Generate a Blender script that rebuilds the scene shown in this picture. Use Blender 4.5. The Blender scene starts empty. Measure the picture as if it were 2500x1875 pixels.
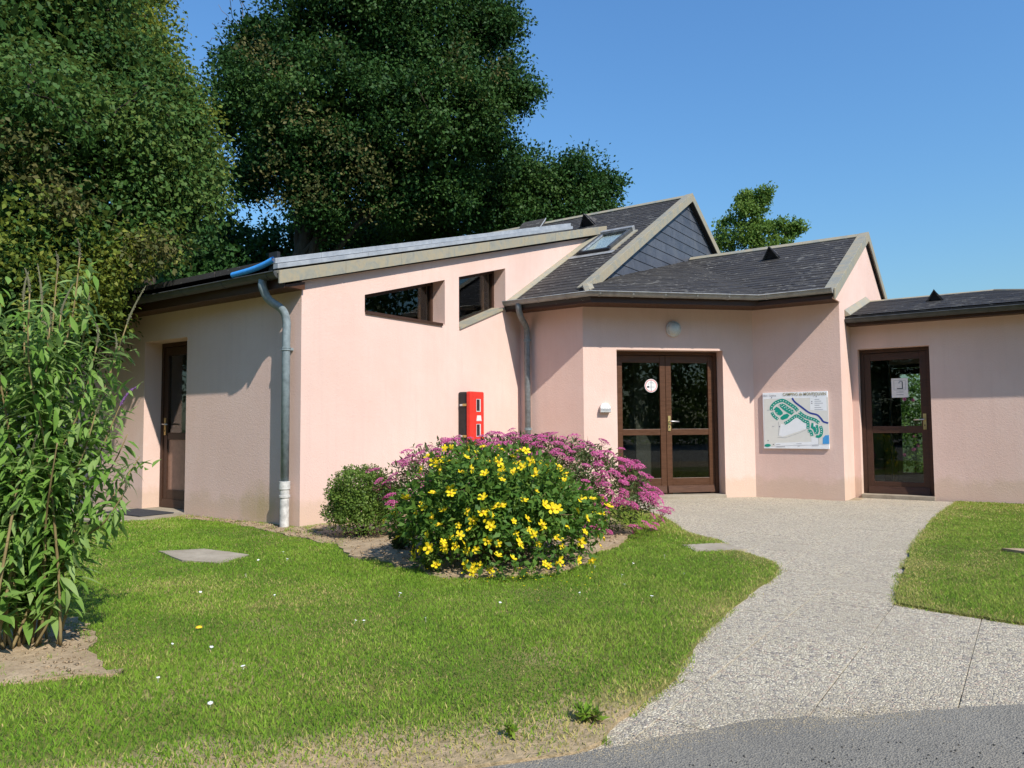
import bpy, bmesh, math, random
import numpy as np
from mathutils import Vector, Matrix
from mathutils.geometry import delaunay_2d_cdt
random.seed(7); rng = np.random.default_rng(7)
R = math.radians
SC = bpy.context.scene
COL = SC.collection

# ------------------------------------------------------------------ camera, sky, sun, exposure
CAM = np.array([6.227, -5.13, 1.0316])
def cam_matrix():
    p, r, y = R(3.2935), R(-0.3909), R(34.752)
    M = np.array([[1,0,0],[0,math.cos(p),-math.sin(p)],[0,math.sin(p),math.cos(p)]]) @ \
        np.array([[math.cos(r),-math.sin(r),0],[math.sin(r),math.cos(r),0],[0,0,1]])
    return np.array([[math.cos(y),0,math.sin(y)],[math.sin(y),0,-math.cos(y)],[0,1,0]]) @ M
CW = cam_matrix()
cd = bpy.data.cameras.new('camera'); cam = bpy.data.objects.new('camera', cd); COL.objects.link(cam)
mw = np.eye(4); mw[:3,:3] = CW; mw[:3,3] = CAM
cam.matrix_world = Matrix(mw.tolist())
cd.sensor_width = 36; cd.lens = 1829.0*36/2500; cd.clip_start = .05; cd.clip_end = 3000
SC.camera = cam
SUN_EL, SUN_AL = R(44), R(20)
tosun = Vector((math.cos(SUN_AL)*math.cos(SUN_EL), -math.sin(SUN_AL)*math.cos(SUN_EL), math.sin(SUN_EL)))
world = bpy.data.worlds.new('World'); SC.world = world; world.use_nodes = True
wn = world.node_tree; bg = wn.nodes['Background']
sky = wn.nodes.new('ShaderNodeTexSky'); sky.sky_type = 'NISHITA'; sky.sun_disc = False
sky.sun_elevation = SUN_EL; sky.sun_rotation = math.atan2(tosun.x, tosun.y)
sky.air_density = 2.0; sky.dust_density = 0.5; sky.ozone_density = 8.0; sky.altitude = 0
tint = wn.nodes.new('ShaderNodeMix'); tint.data_type = 'RGBA'; tint.blend_type = 'MULTIPLY'; tint.inputs[0].default_value = 1; tint.inputs[7].default_value = (.68, .94, 1.22, 1)   # camera white balance of the blue sky
wn.links.new(sky.outputs[0], tint.inputs[6]); wn.links.new(tint.outputs[2], bg.inputs[0]); bg.inputs[1].default_value = 0.097
sd = bpy.data.lights.new('sun', 'SUN'); sd.energy = 4.2; sd.angle = R(.53); sd.color = (1, .935, .84)
so = bpy.data.objects.new('sun', sd); COL.objects.link(so)
so.rotation_euler = tosun.to_track_quat('Z', 'Y').to_euler(); so.location = (8, -6, 12)
SC.view_settings.view_transform = 'Standard'; SC.view_settings.look = 'None'
SC.view_settings.exposure = 0.48; SC.view_settings.gamma = 1; SC.view_settings.use_curve_mapping = False
SC.render.engine = 'CYCLES'

def at(x, y, depth):
    """point seen at (x, y) of the 2212-wide survey picture at a forward distance (used to lay out the far trees)"""
    r = CW @ np.array([x*1.1302-1250, -(y*1.1302-937.5), -1829.0]); f = CW @ np.array([0,0,-1.0])
    return CAM + r*depth/(r @ f)

# ------------------------------------------------------------------ materials
def mat(name, base=(.5,.5,.5), rough=.7, metal=0, spec=.4):
    m = bpy.data.materials.new(name); m.use_nodes = True
    b = m.node_tree.nodes['Principled BSDF']
    b.inputs['Base Color'].default_value = (*base, 1); b.inputs['Roughness'].default_value = rough
    b.inputs['Metallic'].default_value = metal; b.inputs['Specular IOR Level'].default_value = spec
    return m
class N:
    """small node helper"""
    def __init__(s, m): s.m = m; s.t = m.node_tree; s.b = s.t.nodes['Principled BSDF']
    def new(s, ty, **k):
        n = s.t.nodes.new(ty)
        for a, v in k.items():
            setattr(n, a, v)
        return n
    def link(s, a, b): s.t.links.new(a, b)
    def coord(s, kind='Object', scale=None):
        c = s.new('ShaderNodeTexCoord').outputs[kind]
        if scale is not None:
            mp = s.new('ShaderNodeMapping'); mp.inputs['Scale'].default_value = scale if hasattr(scale,'__len__') else (scale,)*3
            s.link(c, mp.inputs[0]); c = mp.outputs[0]
        return c
    def noise(s, co, scale, detail=4, rough=.55, dist=0):
        n = s.new('ShaderNodeTexNoise'); n.inputs['Scale'].default_value = scale; n.inputs['Detail'].default_value = detail
        n.inputs['Roughness'].default_value = rough; n.inputs['Distortion'].default_value = dist
        if co is not None: s.link(co, n.inputs['Vector'])
        return n.outputs['Fac']
    def ramp(s, fac, stops, interp='LINEAR'):
        r = s.new('ShaderNodeValToRGB'); r.color_ramp.interpolation = interp
        e = r.color_ramp.elements
        while len(e) < len(stops): e.new(.5)
        for i, (p, c) in enumerate(stops):
            e[i].position = p; e[i].color = (*c, 1) if hasattr(c, '__len__') else (c, c, c, 1)
        s.link(fac, r.inputs[0]); return r.outputs[0]
    def mix(s, fac, a, b, mode='MIX'):
        n = s.new('ShaderNodeMix', data_type='RGBA', blend_type=mode)
        for v, i in ((fac, 0), (a, 6), (b, 7)):
            if isinstance(v, (int, float)): n.inputs[i].default_value = v
            elif isinstance(v, tuple): n.inputs[i].default_value = (*v, 1)
            else: s.link(v, n.inputs[i])
        return n.outputs[2]
    def math(s, op, a, b=0.0):
        n = s.new('ShaderNodeMath', operation=op)
        for v, i in ((a, 0), (b, 1)):
            if isinstance(v, (int, float)): n.inputs[i].default_value = v
            else: s.link(v, n.inputs[i])
        return n.outputs[0]
    def col(s, c): s.link(c, s.b.inputs['Base Color'])
    def rough(s, c): s.link(c, s.b.inputs['Roughness'])
    def bump(s, h, strength=.3, dist=.01):
        n = s.new('ShaderNodeBump'); n.inputs['Strength'].default_value = strength; n.inputs['Distance'].default_value = dist
        s.link(h, n.inputs['Height']); s.link(n.outputs[0], s.b.inputs['Normal'])

def m_stucco():
    m = mat('pink_stucco', (.8,.6,.52), .92, spec=.15); n = N(m); co = n.coord()
    big = n.noise(co, .9, 5, .6); mid = n.noise(co, 7, 4, .6)
    c = n.ramp(big, [(.25,(.66,.465,.39)),(.5,(.71,.515,.44)),(.75,(.74,.56,.485))])
    c = n.mix(n.ramp(mid, [(.35,.0),(.8,.35)]), c, (.69,.465,.385))
    sep = n.new('ShaderNodeSeparateXYZ'); n.link(co, sep.inputs[0])
    zz = n.math('ADD', sep.outputs[2], n.math('MULTIPLY', n.noise(co, 3.2, 5, .7), -.45))
    foot = n.ramp(zz, [(-.05,1.0),(.10,0.0)])
    c = n.mix(n.math('MULTIPLY', foot, .38), c, (.48,.36,.22))
    # greenish algae stain at the foot of the wall beside the downpipe
    vm = n.new('ShaderNodeVectorMath', operation='DISTANCE'); n.link(n.coord('Object',(1.0,1.0,1.3)), vm.inputs[0]); vm.inputs[1].default_value = (-.62, 0, .22)
    st = n.ramp(n.math('ADD', vm.outputs['Value'], n.math('MULTIPLY', mid, .35)), [(.26,1.0),(.62,0.0)])
    c = n.mix(n.math('MULTIPLY', st, .55), c, (.36,.29,.11))
    # rain streaks
    stre = n.noise(n.coord('Object',(6,6,.35)), 2.2, 4, .65)
    c = n.mix(n.ramp(stre, [(.50,0.0),(.8,.38)]), c, (.60,.43,.37))
    n.col(c)
    g = n.noise(co, 95, 3, .65); g2 = n.noise(co, 38, 2, .5)
    v = n.new('ShaderNodeTexVoronoi'); v.inputs['Scale'].default_value = 130; n.link(co, v.inputs['Vector'])
    h = n.math('ADD', n.math('MULTIPLY', g, .6), n.math('ADD', n.math('MULTIPLY', g2, .5), n.math('MULTIPLY', v.outputs[0], .3)))
    n.bump(h, .55, .007)
    return m
def m_slate():
    m = mat('slate', (.05,.05,.05), .7, spec=.2); n = N(m); co = n.coord('Object'); geo = n.new('ShaderNodeNewGeometry')
    at_ = n.new('ShaderNodeAttribute', attribute_name='tint')
    pos = geo.outputs['Position']
    c = n.ramp(at_.outputs['Fac'], [(0,(.037,.035,.035)),(.5,(.046,.043,.042)),(1,(.058,.054,.050))])
    w = n.noise(pos, 5, 5, .65)
    c = n.mix(n.ramp(w, [(.4,0.0),(.75,.4)]), c, (.078,.071,.060))
    sp = n.new('ShaderNodeMapping'); sp.inputs['Scale'].default_value = (9, 9, 42); n.link(pos, sp.inputs[0])
    l = n.noise(sp.outputs[0], 1.0, 3, .6); area = n.noise(pos, .9, 2, .5)
    fl = n.math('GREATER_THAN', n.math('ADD', l, n.math('MULTIPLY', area, .28)), .785)
    c = n.mix(n.math('MULTIPLY', fl, .6), c, (.27,.26,.23))
    n.col(c); n.bump(n.noise(pos, 60, 4, .6), .25, .004)
    n.rough(n.ramp(w, [(.3,.6),(.7,.8)]))
    return m
def m_cheek():
    m = mat('cladding_slate', (.06,.065,.08), .5, spec=.4); n = N(m); pos = n.new('ShaderNodeNewGeometry').outputs['Position']
    c = n.ramp(n.noise(pos, 3.0, 6, .65, .6), [(.3,(.045,.052,.068)),(.55,(.085,.092,.11)),(.8,(.14,.14,.135))])
    at_ = n.new('ShaderNodeAttribute', attribute_name='tint')
    c = n.mix(.35, c, n.ramp(at_.outputs['Fac'], [(0,(.035,.04,.055)),(1,(.09,.095,.11))]))
    n.col(c); n.bump(n.noise(pos, 45, 4, .6), .2, .004); return m
def m_verge():
    m = mat('weathered_zinc', (.3,.28,.2), .6, spec=.35); n = N(m); pos = n.new('ShaderNodeNewGeometry').outputs['Position']
    a = n.noise(pos, 4.5, 6, .7, 1.2); b = n.noise(pos, 22, 4, .6)
    c = n.ramp(a, [(.25,(.20,.20,.18)),(.45,(.275,.265,.21)),(.58,(.335,.285,.19)),(.72,(.25,.245,.215)),(.85,(.37,.355,.31))])
    c = n.mix(n.ramp(b, [(.5,0.0),(.85,.4)]), c, (.17,.17,.14))
    n.col(c); n.rough(n.ramp(a, [(.3,.5),(.7,.75)])); n.bump(b, .12, .004); return m
def m_metal(name, base, rough=.45, metal=.6, var=.35):
    m = mat(name, base, rough, metal); n = N(m); pos = n.new('ShaderNodeNewGeometry').outputs['Position']
    a = n.noise(pos, 9, 5, .65); d = tuple(x*(1-var) for x in base); u = tuple(min(1, x*(1+var*.6)) for x in base)
    n.col(n.ramp(a, [(.3, d), (.7, u)])); n.rough(n.ramp(a, [(.3, rough), (.7, min(1, rough+.25))])); return m
def m_wood(name, base, rough=.5, along=(3,3,30)):
    m = mat(name, base, rough, spec=.35); n = N(m); co = n.coord('Object', along)
    a = n.noise(co, 2.2, 5, .6, .8)
    n.col(n.ramp(a, [(.25, tuple(x*.6 for x in base)), (.6, base), (.85, tuple(min(1,x*1.35) for x in base))]))
    n.rough(n.ramp(a, [(.3, rough*.8), (.7, min(1, rough*1.3))])); n.bump(a, .08, .003); return m
def m_glass():
    m = bpy.data.materials.new('window_glass'); m.use_nodes = True; t = m.node_tree; t.nodes.clear()
    o = t.nodes.new('ShaderNodeOutputMaterial'); mx = t.nodes.new('ShaderNodeMixShader'); f = t.nodes.new('ShaderNodeFresnel'); ge = t.nodes.new('ShaderNodeNewGeometry'); mr = t.nodes.new('ShaderNodeMapRange'); mr.inputs[3].default_value = 1.5; mr.inputs[4].default_value = 1/1.5   # same sheet from either face
    t.links.new(ge.outputs['Backfacing'], mr.inputs[0]); t.links.new(mr.outputs[0], f.inputs[0])
    tr = t.nodes.new('ShaderNodeBsdfTransparent'); tr.inputs[0].default_value = (.82,.86,.84,1)
    g = t.nodes.new('ShaderNodeBsdfGlossy'); g.inputs['Roughness'].default_value = .01
    t.links.new(f.outputs[0], mx.inputs[0]); t.links.new(tr.outputs[0], mx.inputs[1]); t.links.new(g.outputs[0], mx.inputs[2]); t.links.new(mx.outputs[0], o.inputs[0])
    return m
def m_leaf(name, lo, mid, hi, trans=.3, rough=.5):
    m = bpy.data.materials.new(name); m.use_nodes = True; n = N(m); t = m.node_tree
    a = n.new('ShaderNodeAttribute', attribute_name='tint')
    c = n.ramp(a.outputs['Fac'], [(0, lo), (.5, mid), (1, hi)])
    pos = n.new('ShaderNodeNewGeometry').outputs['Position']
    c = n.mix(n.ramp(n.noise(pos, 14, 3, .6), [(.35,0.0),(.8,.3)]), c, tuple(x*.6 for x in mid))
    n.col(c); n.b.inputs['Roughness'].default_value = rough+.1; n.b.inputs['Specular IOR Level'].default_value = .2
    tl = n.new('ShaderNodeBsdfTranslucent'); n.link(n.mix(.5, c, tuple(min(1,x*1.6) for x in hi)), tl.inputs[0])
    mx = n.new('ShaderNodeMixShader'); mx.inputs[0].default_value = trans
    out = t.nodes['Material Output']; n.link(n.b.outputs[0], mx.inputs[1]); n.link(tl.outputs[0], mx.inputs[2]); n.link(mx.outputs[0], out.inputs[0])
    return m
def m_bark(name, base):
    m = mat(name, base, .9, spec=.2); n = N(m); co = n.coord('Object', (1,1,.25)); a = n.noise(co, 14, 6, .7, .5)
    n.col(n.ramp(a, [(.3, tuple(x*.45 for x in base)), (.65, base), (.9, tuple(x*1.5 for x in base))])); n.bump(a, .5, .02); return m
def m_lawn():
    m = mat('lawn_soil', (.08,.1,.03), .95, spec=.1); n = N(m); pos = n.new('ShaderNodeNewGeometry').outputs['Position']
    a = n.noise(pos, 1.1, 5, .6); b = n.noise(pos, 30, 4, .7)
    c = n.ramp(a, [(.35,(.13,.16,.030)),(.55,(.19,.19,.05)),(.72,(.40,.31,.15))])
    dt = n.new('ShaderNodeVectorMath', operation='DOT_PRODUCT'); n.link(pos, dt.inputs[0]); dt.inputs[1].default_value = (-.755,.655,0)
    near = n.math('ADD', n.math('ADD', dt.outputs['Value'], 5.793), n.math('MULTIPLY', n.noise(pos, 3.1, 4, .6), -.5))      # distance to the road edge, uneven
    c = n.mix(n.ramp(near, [(.0,1.0),(.22,0.0)]), c, (.40,.30,.18))
    c = n.mix(n.ramp(b, [(.4,0.0),(.7,.55)]), c, (.10,.095,.04)); n.col(c); n.bump(b, .8, .02); return m
def m_soil(name='dry_soil', lo=(.30,.215,.13), hi=(.48,.37,.24)):
    m = mat(name, hi, .97, spec=.1); n = N(m); pos = n.new('ShaderNodeNewGeometry').outputs['Position']
    a = n.noise(pos, 6, 6, .7); b = n.noise(pos, 60, 4, .7)
    c = n.ramp(a, [(.3, lo), (.7, hi)]); c = n.mix(n.ramp(b, [(.45,0.0),(.75,.5)]), c, tuple(x*.5 for x in lo))
    n.col(c); n.bump(n.math('ADD', a, n.math('MULTIPLY', b, .5)), .9, .02); return m
def m_asphalt():
    m = mat('asphalt', (.1,.1,.1), .9, spec=.2); n = N(m); pos = n.new('ShaderNodeNewGeometry').outputs['Position']
    a = n.noise(pos, 1.3, 5, .6); f = n.noise(pos, 260, 2, .6)
    v = n.new('ShaderNodeTexVoronoi'); v.inputs['Scale'].default_value = 150; n.link(pos, v.inputs['Vector'])
    c = n.ramp(a, [(.3,(.185,.172,.142)),(.7,(.262,.243,.20))])
    c = n.mix(n.ramp(v.outputs['Color'], [(.2,.5),(.6,0.0)]), c, (.09,.09,.09))
    c = n.mix(n.ramp(f, [(.5,0.0),(.8,.6)]), c, (.44,.41,.36)); 
    dust = n.noise(pos, .8, 4, .6)
    c = n.mix(n.ramp(dust, [(.52,0.0),(.75,.45)]), c, (.34,.30,.23))
    n.col(c); n.bump(n.math('ADD', v.outputs['Distance'], f), .8, .006); return m
def m_aggregate():
    m = mat('exposed_aggregate', (.4,.36,.3), .85, spec=.25); n = N(m); pos = n.new('ShaderNodeNewGeometry').outputs['Position']
    oi = n.new('ShaderNodeObjectInfo')
    v = n.new('ShaderNodeTexVoronoi'); v.inputs['Scale'].default_value = 78; n.link(pos, v.inputs['Vector'])
    e = n.new('ShaderNodeTexVoronoi', feature='DISTANCE_TO_EDGE'); e.inputs['Scale'].default_value = 78; n.link(pos, e.inputs['Vector'])
    sep = n.new('ShaderNodeSeparateColor'); n.link(v.outputs['Color'], sep.inputs[0])
    c = n.ramp(sep.outputs[0], [(.0,(.22,.20,.18)),(.12,(.40,.36,.30)),(.3,(.50,.44,.315)),(.5,(.605,.54,.395)),(.7,(.47,.36,.28)),(.80,(.665,.60,.455)),(1,(.79,.735,.58))], 'CONSTANT')
    c = n.mix(n.ramp(e.outputs[0], [(.0,.85),(.14,0.0)]), c, (.26,.22,.16))
    st = n.noise(pos, 1.6, 5, .65)
    c = n.mix(n.ramp(st, [(.45,0.0),(.75,.5)]), c, (.35,.305,.225))
    c = n.mix(n.math('MULTIPLY', oi.outputs['Random'], .22), c, (.42,.37,.29))
    n.col(c); n.bump(n.ramp(e.outputs[0], [(0,0.0),(.3,1.0)]), .7, .006); return m
def m_concrete():
    m = mat('concrete', (.33,.29,.23), .9, spec=.2); n = N(m); pos = n.new('ShaderNodeNewGeometry').outputs['Position']
    a = n.noise(pos, 4, 6, .7); b = n.noise(pos, 70, 3, .6)
    c = n.ramp(a, [(.3,(.25,.21,.155)),(.7,(.40,.35,.27))]); c = n.mix(n.ramp(b, [(.5,0.0),(.8,.4)]), c, (.15,.13,.10)); n.col(c); n.bump(b, .4, .006); return m
def m_plain(name, base, rough=.5, var=.12):
    m = mat(name, base, rough); n = N(m); pos = n.new('ShaderNodeNewGeometry').outputs['Position']
    a = n.noise(pos, 18, 4, .6); n.col(n.ramp(a, [(.3, tuple(x*(1-var) for x in base)), (.7, tuple(min(1,x*(1+var)) for x in base))])); return m

M = dict(
 stucco=m_stucco(), slate=m_slate(), cheek=m_cheek(), verge=m_verge(),
 zinc=m_metal('zinc_gutter', (.34,.345,.34), .45, .35), darkzinc=m_metal('dark_gutter', (.085,.09,.09), .4, .4),
 trim=m_metal('roof_trim_zinc', (.40,.42,.44), .45, .4, .15), pipe=m_plain('grey_pvc', (.20,.245,.26), .45, .25), pipe2=m_plain('lead_grey_pipe', (.17,.185,.19), .45, .3),
 white=m_plain('white_plastic', (.72,.71,.69), .45, .08), boot=m_plain('dirty_white_pipe', (.50,.49,.46), .5, .35), wood=m_wood('brown_timber', (.055,.025,.014), .5),
 frame=m_wood('stained_door_wood', (.088,.036,.015), .42), soffit=m_wood('soffit_timber', (.085,.04,.022), .6, (14,14,3)),
 glass=m_glass(), red=m_plain('red_plastic', (.66,.035,.022), .35, .08), black=m_plain('black_plastic', (.018,.018,.02), .45, .3),
 brass=m_metal('brass', (.55,.42,.18), .3, .9, .2), chrome=m_metal('brushed_metal', (.6,.6,.6), .3, .9, .15),
 blue=m_plain('blue_hose', (.05,.32,.80), .4, .08), lamp=m_plain('frosted_lamp_glass', (.52,.55,.52), .25, .15), grey=m_plain('light_grey_plastic', (.55,.55,.54), .4, .1),
 dark=m_plain('interior_shade_paint', (.055,.05,.042), .9, .2), tile=m_plain('interior_shade_tile', (.07,.06,.05), .6, .2),  # darkness of the rooms put into the wall and floor colours
 sand=m_soil('pale_sand', (.34,.29,.20), (.46,.40,.29)), grit=m_plain('dark_grit', (.06,.058,.055), .9, .3), lawn=m_lawn(), soil=m_soil(), asphalt=m_asphalt(), agg=m_aggregate(), conc=m_concrete(), earth=m_soil('pasture', (.05,.07,.02), (.09,.11,.03)),
 joint=m_soil('joint_sand', (.30,.245,.165), (.42,.35,.245)), mat_=m_plain('door_mat', (.035,.035,.04), .95, .3),
 oak=m_leaf('oak_leaf', (.010,.036,.008), (.027,.080,.015), (.080,.140,.028), .18, .5),
 oak_b=m_leaf('dry_oak_leaf', (.06,.075,.02), (.10,.105,.03), (.17,.145,.05), .22),
 hazel=m_leaf('hazel_leaf', (.016,.056,.012), (.057,.130,.025), (.165,.20,.042), .26),
 yellowleaf=m_leaf('yellow_green_leaf', (.08,.13,.018), (.17,.22,.03), (.29,.29,.05), .35),
 acacia=m_leaf('acacia_leaf', (.05,.11,.02), (.11,.20,.035), (.19,.27,.05), .35),
 budd=m_leaf('buddleia_leaf', (.085,.19,.028), (.165,.305,.048), (.28,.38,.14), .35, .55),
 hyp=m_leaf('hypericum_leaf', (.035,.095,.014), (.085,.18,.028), (.18,.28,.045), .30, .45),
 spi=m_leaf('spiraea_leaf', (.04,.08,.02), (.08,.125,.035), (.16,.15,.055), .28, .5),
 box=m_leaf('box_leaf', (.06,.12,.02), (.12,.20,.032), (.21,.28,.055), .28, .4),
 heath=m_leaf('heather_twig', (.12,.14,.07), (.19,.18,.11), (.27,.19,.17), .2, .7),
 grass=m_leaf('grass_blade', (.068,.18,.012), (.205,.37,.028), (.58,.46,.20), .35, .6),
 bark=m_bark('bark', (.075,.06,.042)), twig=m_bark('tan_stem', (.30,.23,.11)), deadtwig=m_bark('grey_twig', (.22,.18,.15)),
 yellow=m_leaf('yellow_petal', (.80,.55,.006), (.86,.66,.010), (.90,.74,.03), .25, .5), stamen=m_plain('stamens', (.80,.50,.02), .7),
 pink=m_leaf('pink_floret', (.31,.034,.145), (.51,.085,.255), (.65,.20,.37), .25, .6), purple=m_plain('purple_floret', (.16,.07,.22), .8),
 daisyw=m_plain('daisy_petal', (.85,.85,.85), .6, .05), pinkreflect=m_plain('reflection_door_panel', (.30,.17,.12), .35, .15),  # door panel colour holds a painted pinkish reflection
 board=m_plain('map_paper', (.72,.71,.65), .4, .02), boardwhite=m_plain('map_white', (.82,.84,.85), .4, .03), mapgreen=m_plain('map_green', (.006,.30,.22), .4, .03),
 mapblue=m_plain('map_river_blue', (.02,.05,.28), .4, .03), mappond=m_plain('map_pond_blue', (.07,.33,.68), .4, .03), maptext=m_plain('map_title_ochre', (.34,.29,.16), .5, .05),
 mapgrey=m_plain('map_grey', (.32,.33,.36), .5, .05), mapdark=m_plain('map_ink', (.04,.04,.09), .5, .05), signred=m_plain('sign_red', (.62,.22,.22), .4, .05), ink=m_plain('black_ink', (.02,.02,.03), .5, .05),
)

# ------------------------------------------------------------------ mesh helpers
def link(name, me, m=None, parent=None, smooth=False):
    if m is not None and len(me.materials) == 0: me.materials.append(m)
    o = bpy.data.objects.new(name, me); COL.objects.link(o)
    if parent is not None: o.parent = parent
    if smooth:
        me.polygons.foreach_set('use_smooth', [True]*len(me.polygons))
    return o
def empty(name, loc=(0,0,0), parent=None):
    o = bpy.data.objects.new(name, None); COL.objects.link(o); o.location = loc; o.empty_display_size = .1
    if parent is not None: o.parent = parent
    return o
def tag(o, label=None, cat=None, group=None, kind=None):
    if label: o['label'] = label
    if cat: o['category'] = cat
    if group: o['group'] = group
    if kind: o['kind'] = kind
    return o
class MB:
    def __init__(s): s.v = []; s.f = []
    def add(s, vs, fs):
        k = len(s.v); s.v += [tuple(p) for p in vs]; s.f += [tuple(i+k for i in f) for f in fs]; return s
    def box(s, a, b, fr=None):
        P = [(x, y, z) for x in (a[0], b[0]) for y in (a[1], b[1]) for z in (a[2], b[2])]
        if fr: P = [fr(*p) for p in P]
        return s.add(P, [(0,1,3,2),(4,6,7,5),(0,4,5,1),(2,3,7,6),(0,2,6,4),(1,5,7,3)])
    def prism(s, bot, top):
        n = len(bot)
        return s.add(list(bot)+list(top), [tuple(range(n))[::-1], tuple(range(n, 2*n))] + [(i, (i+1)%n, n+(i+1)%n, n+i) for i in range(n)])
    def tube(s, pts, rad, k=8, cap=True):
        pts = [Vector(p) for p in pts]; n = len(pts); rad = rad if hasattr(rad,'__len__') else [rad]*n
        up = Vector((0,0,1)); rings = []; prev = None
        for i in range(n):
            d = (pts[min(i+1,n-1)] - pts[max(i-1,0)]).normalized()
            if prev is None:
                a = d.cross(up if abs(d.z) < .9 else Vector((1,0,0))).normalized()
            else: a = (prev - d*prev.dot(d)).normalized()
            prev = a; b = d.cross(a)
            rings += [pts[i] + (a*math.cos(2*math.pi*j/k) + b*math.sin(2*math.pi*j/k))*rad[i] for j in range(k)]
        fs = [(i*k+j, i*k+(j+1)%k, (i+1)*k+(j+1)%k, (i+1)*k+j) for i in range(n-1) for j in range(k)]
        if cap: fs += [tuple(range(k))[::-1], tuple(range((n-1)*k, n*k))]
        return s.add(rings, fs)
    def lathe(s, c, axis, prof, k=20):
        c = Vector(c); ax = Vector(axis).normalized(); a = ax.orthogonal().normalized(); b = ax.cross(a)
        V = [c + ax*h + (a*math.cos(2*math.pi*j/k)+b*math.sin(2*math.pi*j/k))*r for r, h in prof for j in range(k)]
        n = len(prof)
        return s.add(V, [(i*k+j, i*k+(j+1)%k, (i+1)*k+(j+1)%k, (i+1)*k+j) for i in range(n-1) for j in range(k)] + [tuple(range(k))[::-1], tuple(range((n-1)*k, n*k))])
    def mesh(s, name):
        me = bpy.data.meshes.new(name); me.from_pydata(s.v, [], s.f); me.validate(); 
        bm = bmesh.new(); bm.from_mesh(me); bmesh.ops.recalc_face_normals(bm, faces=bm.faces); bm.to_mesh(me); bm.free(); return me
    def build(s, name, m, parent=None, smooth=False, bevel=0):
        me = s.mesh(name)
        if bevel:
            bm = bmesh.new(); bm.from_mesh(me)
            bmesh.ops.bevel(bm, geom=[e for e in bm.edges if e.calc_face_angle(0) > .5], offset=bevel, segments=2, affect='EDGES', profile=.5); bm.to_mesh(me); bm.free()
        return link(name, me, m, parent, smooth)

def inside(p, poly):
    x, y = p; c = False; n = len(poly)
    for i in range(n):
        x1, y1 = poly[i]; x2, y2 = poly[(i+1)%n]
        if (y1 > y) != (y2 > y) and x < (x2-x1)*(y-y1)/(y2-y1)+x1: c = not c
    return c
def inside_np(P, poly):
    x, y = P[:,0], P[:,1]; c = np.zeros(len(P), bool); n = len(poly)
    for i in range(n):
        x1, y1 = poly[i]; x2, y2 = poly[(i+1)%n]
        if y1 == y2: continue
        c ^= ((y1 > y) != (y2 > y)) & (x < (x2-x1)*(y-y1)/(y2-y1)+x1)
    return c
def slab(outer, holes, front, back):
    """wall from a 2-D outline with openings; front/back map (a, b) to 3-D"""
    pts = [Vector(p) for p in outer]; loops = [list(range(len(outer)))]
    for h in holes:
        loops.append(list(range(len(pts), len(pts)+len(h)))); pts += [Vector(p) for p in h]
    ed = [(l[i], l[(i+1)%len(l)]) for l in loops for i in range(len(l))]
    vs, _, fs, *_r = delaunay_2d_cdt(pts, ed, [], 0, 1e-6)
    keep = []
    for f in fs:
        c = sum((vs[i] for i in f), Vector((0,0)))/len(f)
        if inside(c, outer) and not any(inside(c, h) for h in holes): keep.append(tuple(f))
    mb = MB(); n = len(vs)
    mb.add([front(*v) for v in vs]+[back(*v) for v in vs], keep+[tuple(i+n for i in f[::-1]) for f in keep])
    for l in [outer]+list(holes):
        k = len(l); mb.add([front(*p) for p in l]+[back(*p) for p in l], [(i, (i+1)%k, k+(i+1)%k, k+i) for i in range(k)])
    me = mb.mesh('wall'); bm = bmesh.new(); bm.from_mesh(me); bmesh.ops.remove_doubles(bm, verts=bm.verts, dist=1e-5); bmesh.ops.recalc_face_normals(bm, faces=bm.faces); bm.to_mesh(me); bm.free()
    return me
def clip(poly, cv):
    """clip polygon by convex CCW polygon"""
    out = poly
    for i in range(len(cv)):
        a = cv[i]; b = cv[(i+1)%len(cv)]; inp = out; out = []
        if not inp: break
        side = lambda p: (b[0]-a[0])*(p[1]-a[1])-(b[1]-a[1])*(p[0]-a[0])
        for j in range(len(inp)):
            p, q = inp[j], inp[(j+1)%len(inp)]; sp, sq = side(p), side(q)
            if sp >= -1e-9: out.append(p)
            if (sp > 1e-9 and sq < -1e-9) or (sp < -1e-9 and sq > 1e-9):
                t = sp/(sp-sq); out.append((p[0]+(q[0]-p[0])*t, p[1]+(q[1]-p[1])*t))
    return out
def area(p): return .5*sum(p[i][0]*p[(i+1)%len(p)][1]-p[(i+1)%len(p)][0]*p[i][1] for i in range(len(p)))
def ccw(p): return p if area(p) > 0 else p[::-1]
def set_tint(me, vals):
    a = me.attributes.new('tint', 'FLOAT', 'POINT'); a.data.foreach_set('value', np.asarray(vals, np.float32))
def np_mesh(name, verts, faces, tint=None, smooth=False):
    """faces: (n,k) int array of equal-size polygons"""
    me = bpy.data.meshes.new(name); verts = np.asarray(verts, np.float32); faces = np.asarray(faces, np.int32)
    me.vertices.add(len(verts)); me.vertices.foreach_set('co', verts.ravel())
    nf, k = faces.shape; me.loops.add(nf*k); me.loops.foreach_set('vertex_index', faces.ravel())
    me.polygons.add(nf); me.polygons.foreach_set('loop_start', np.arange(nf, dtype=np.int32)*k)
    if smooth: me.polygons.foreach_set('use_smooth', np.ones(nf, bool))
    me.update(calc_edges=True)
    if tint is not None: set_tint(me, tint)
    return me
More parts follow.
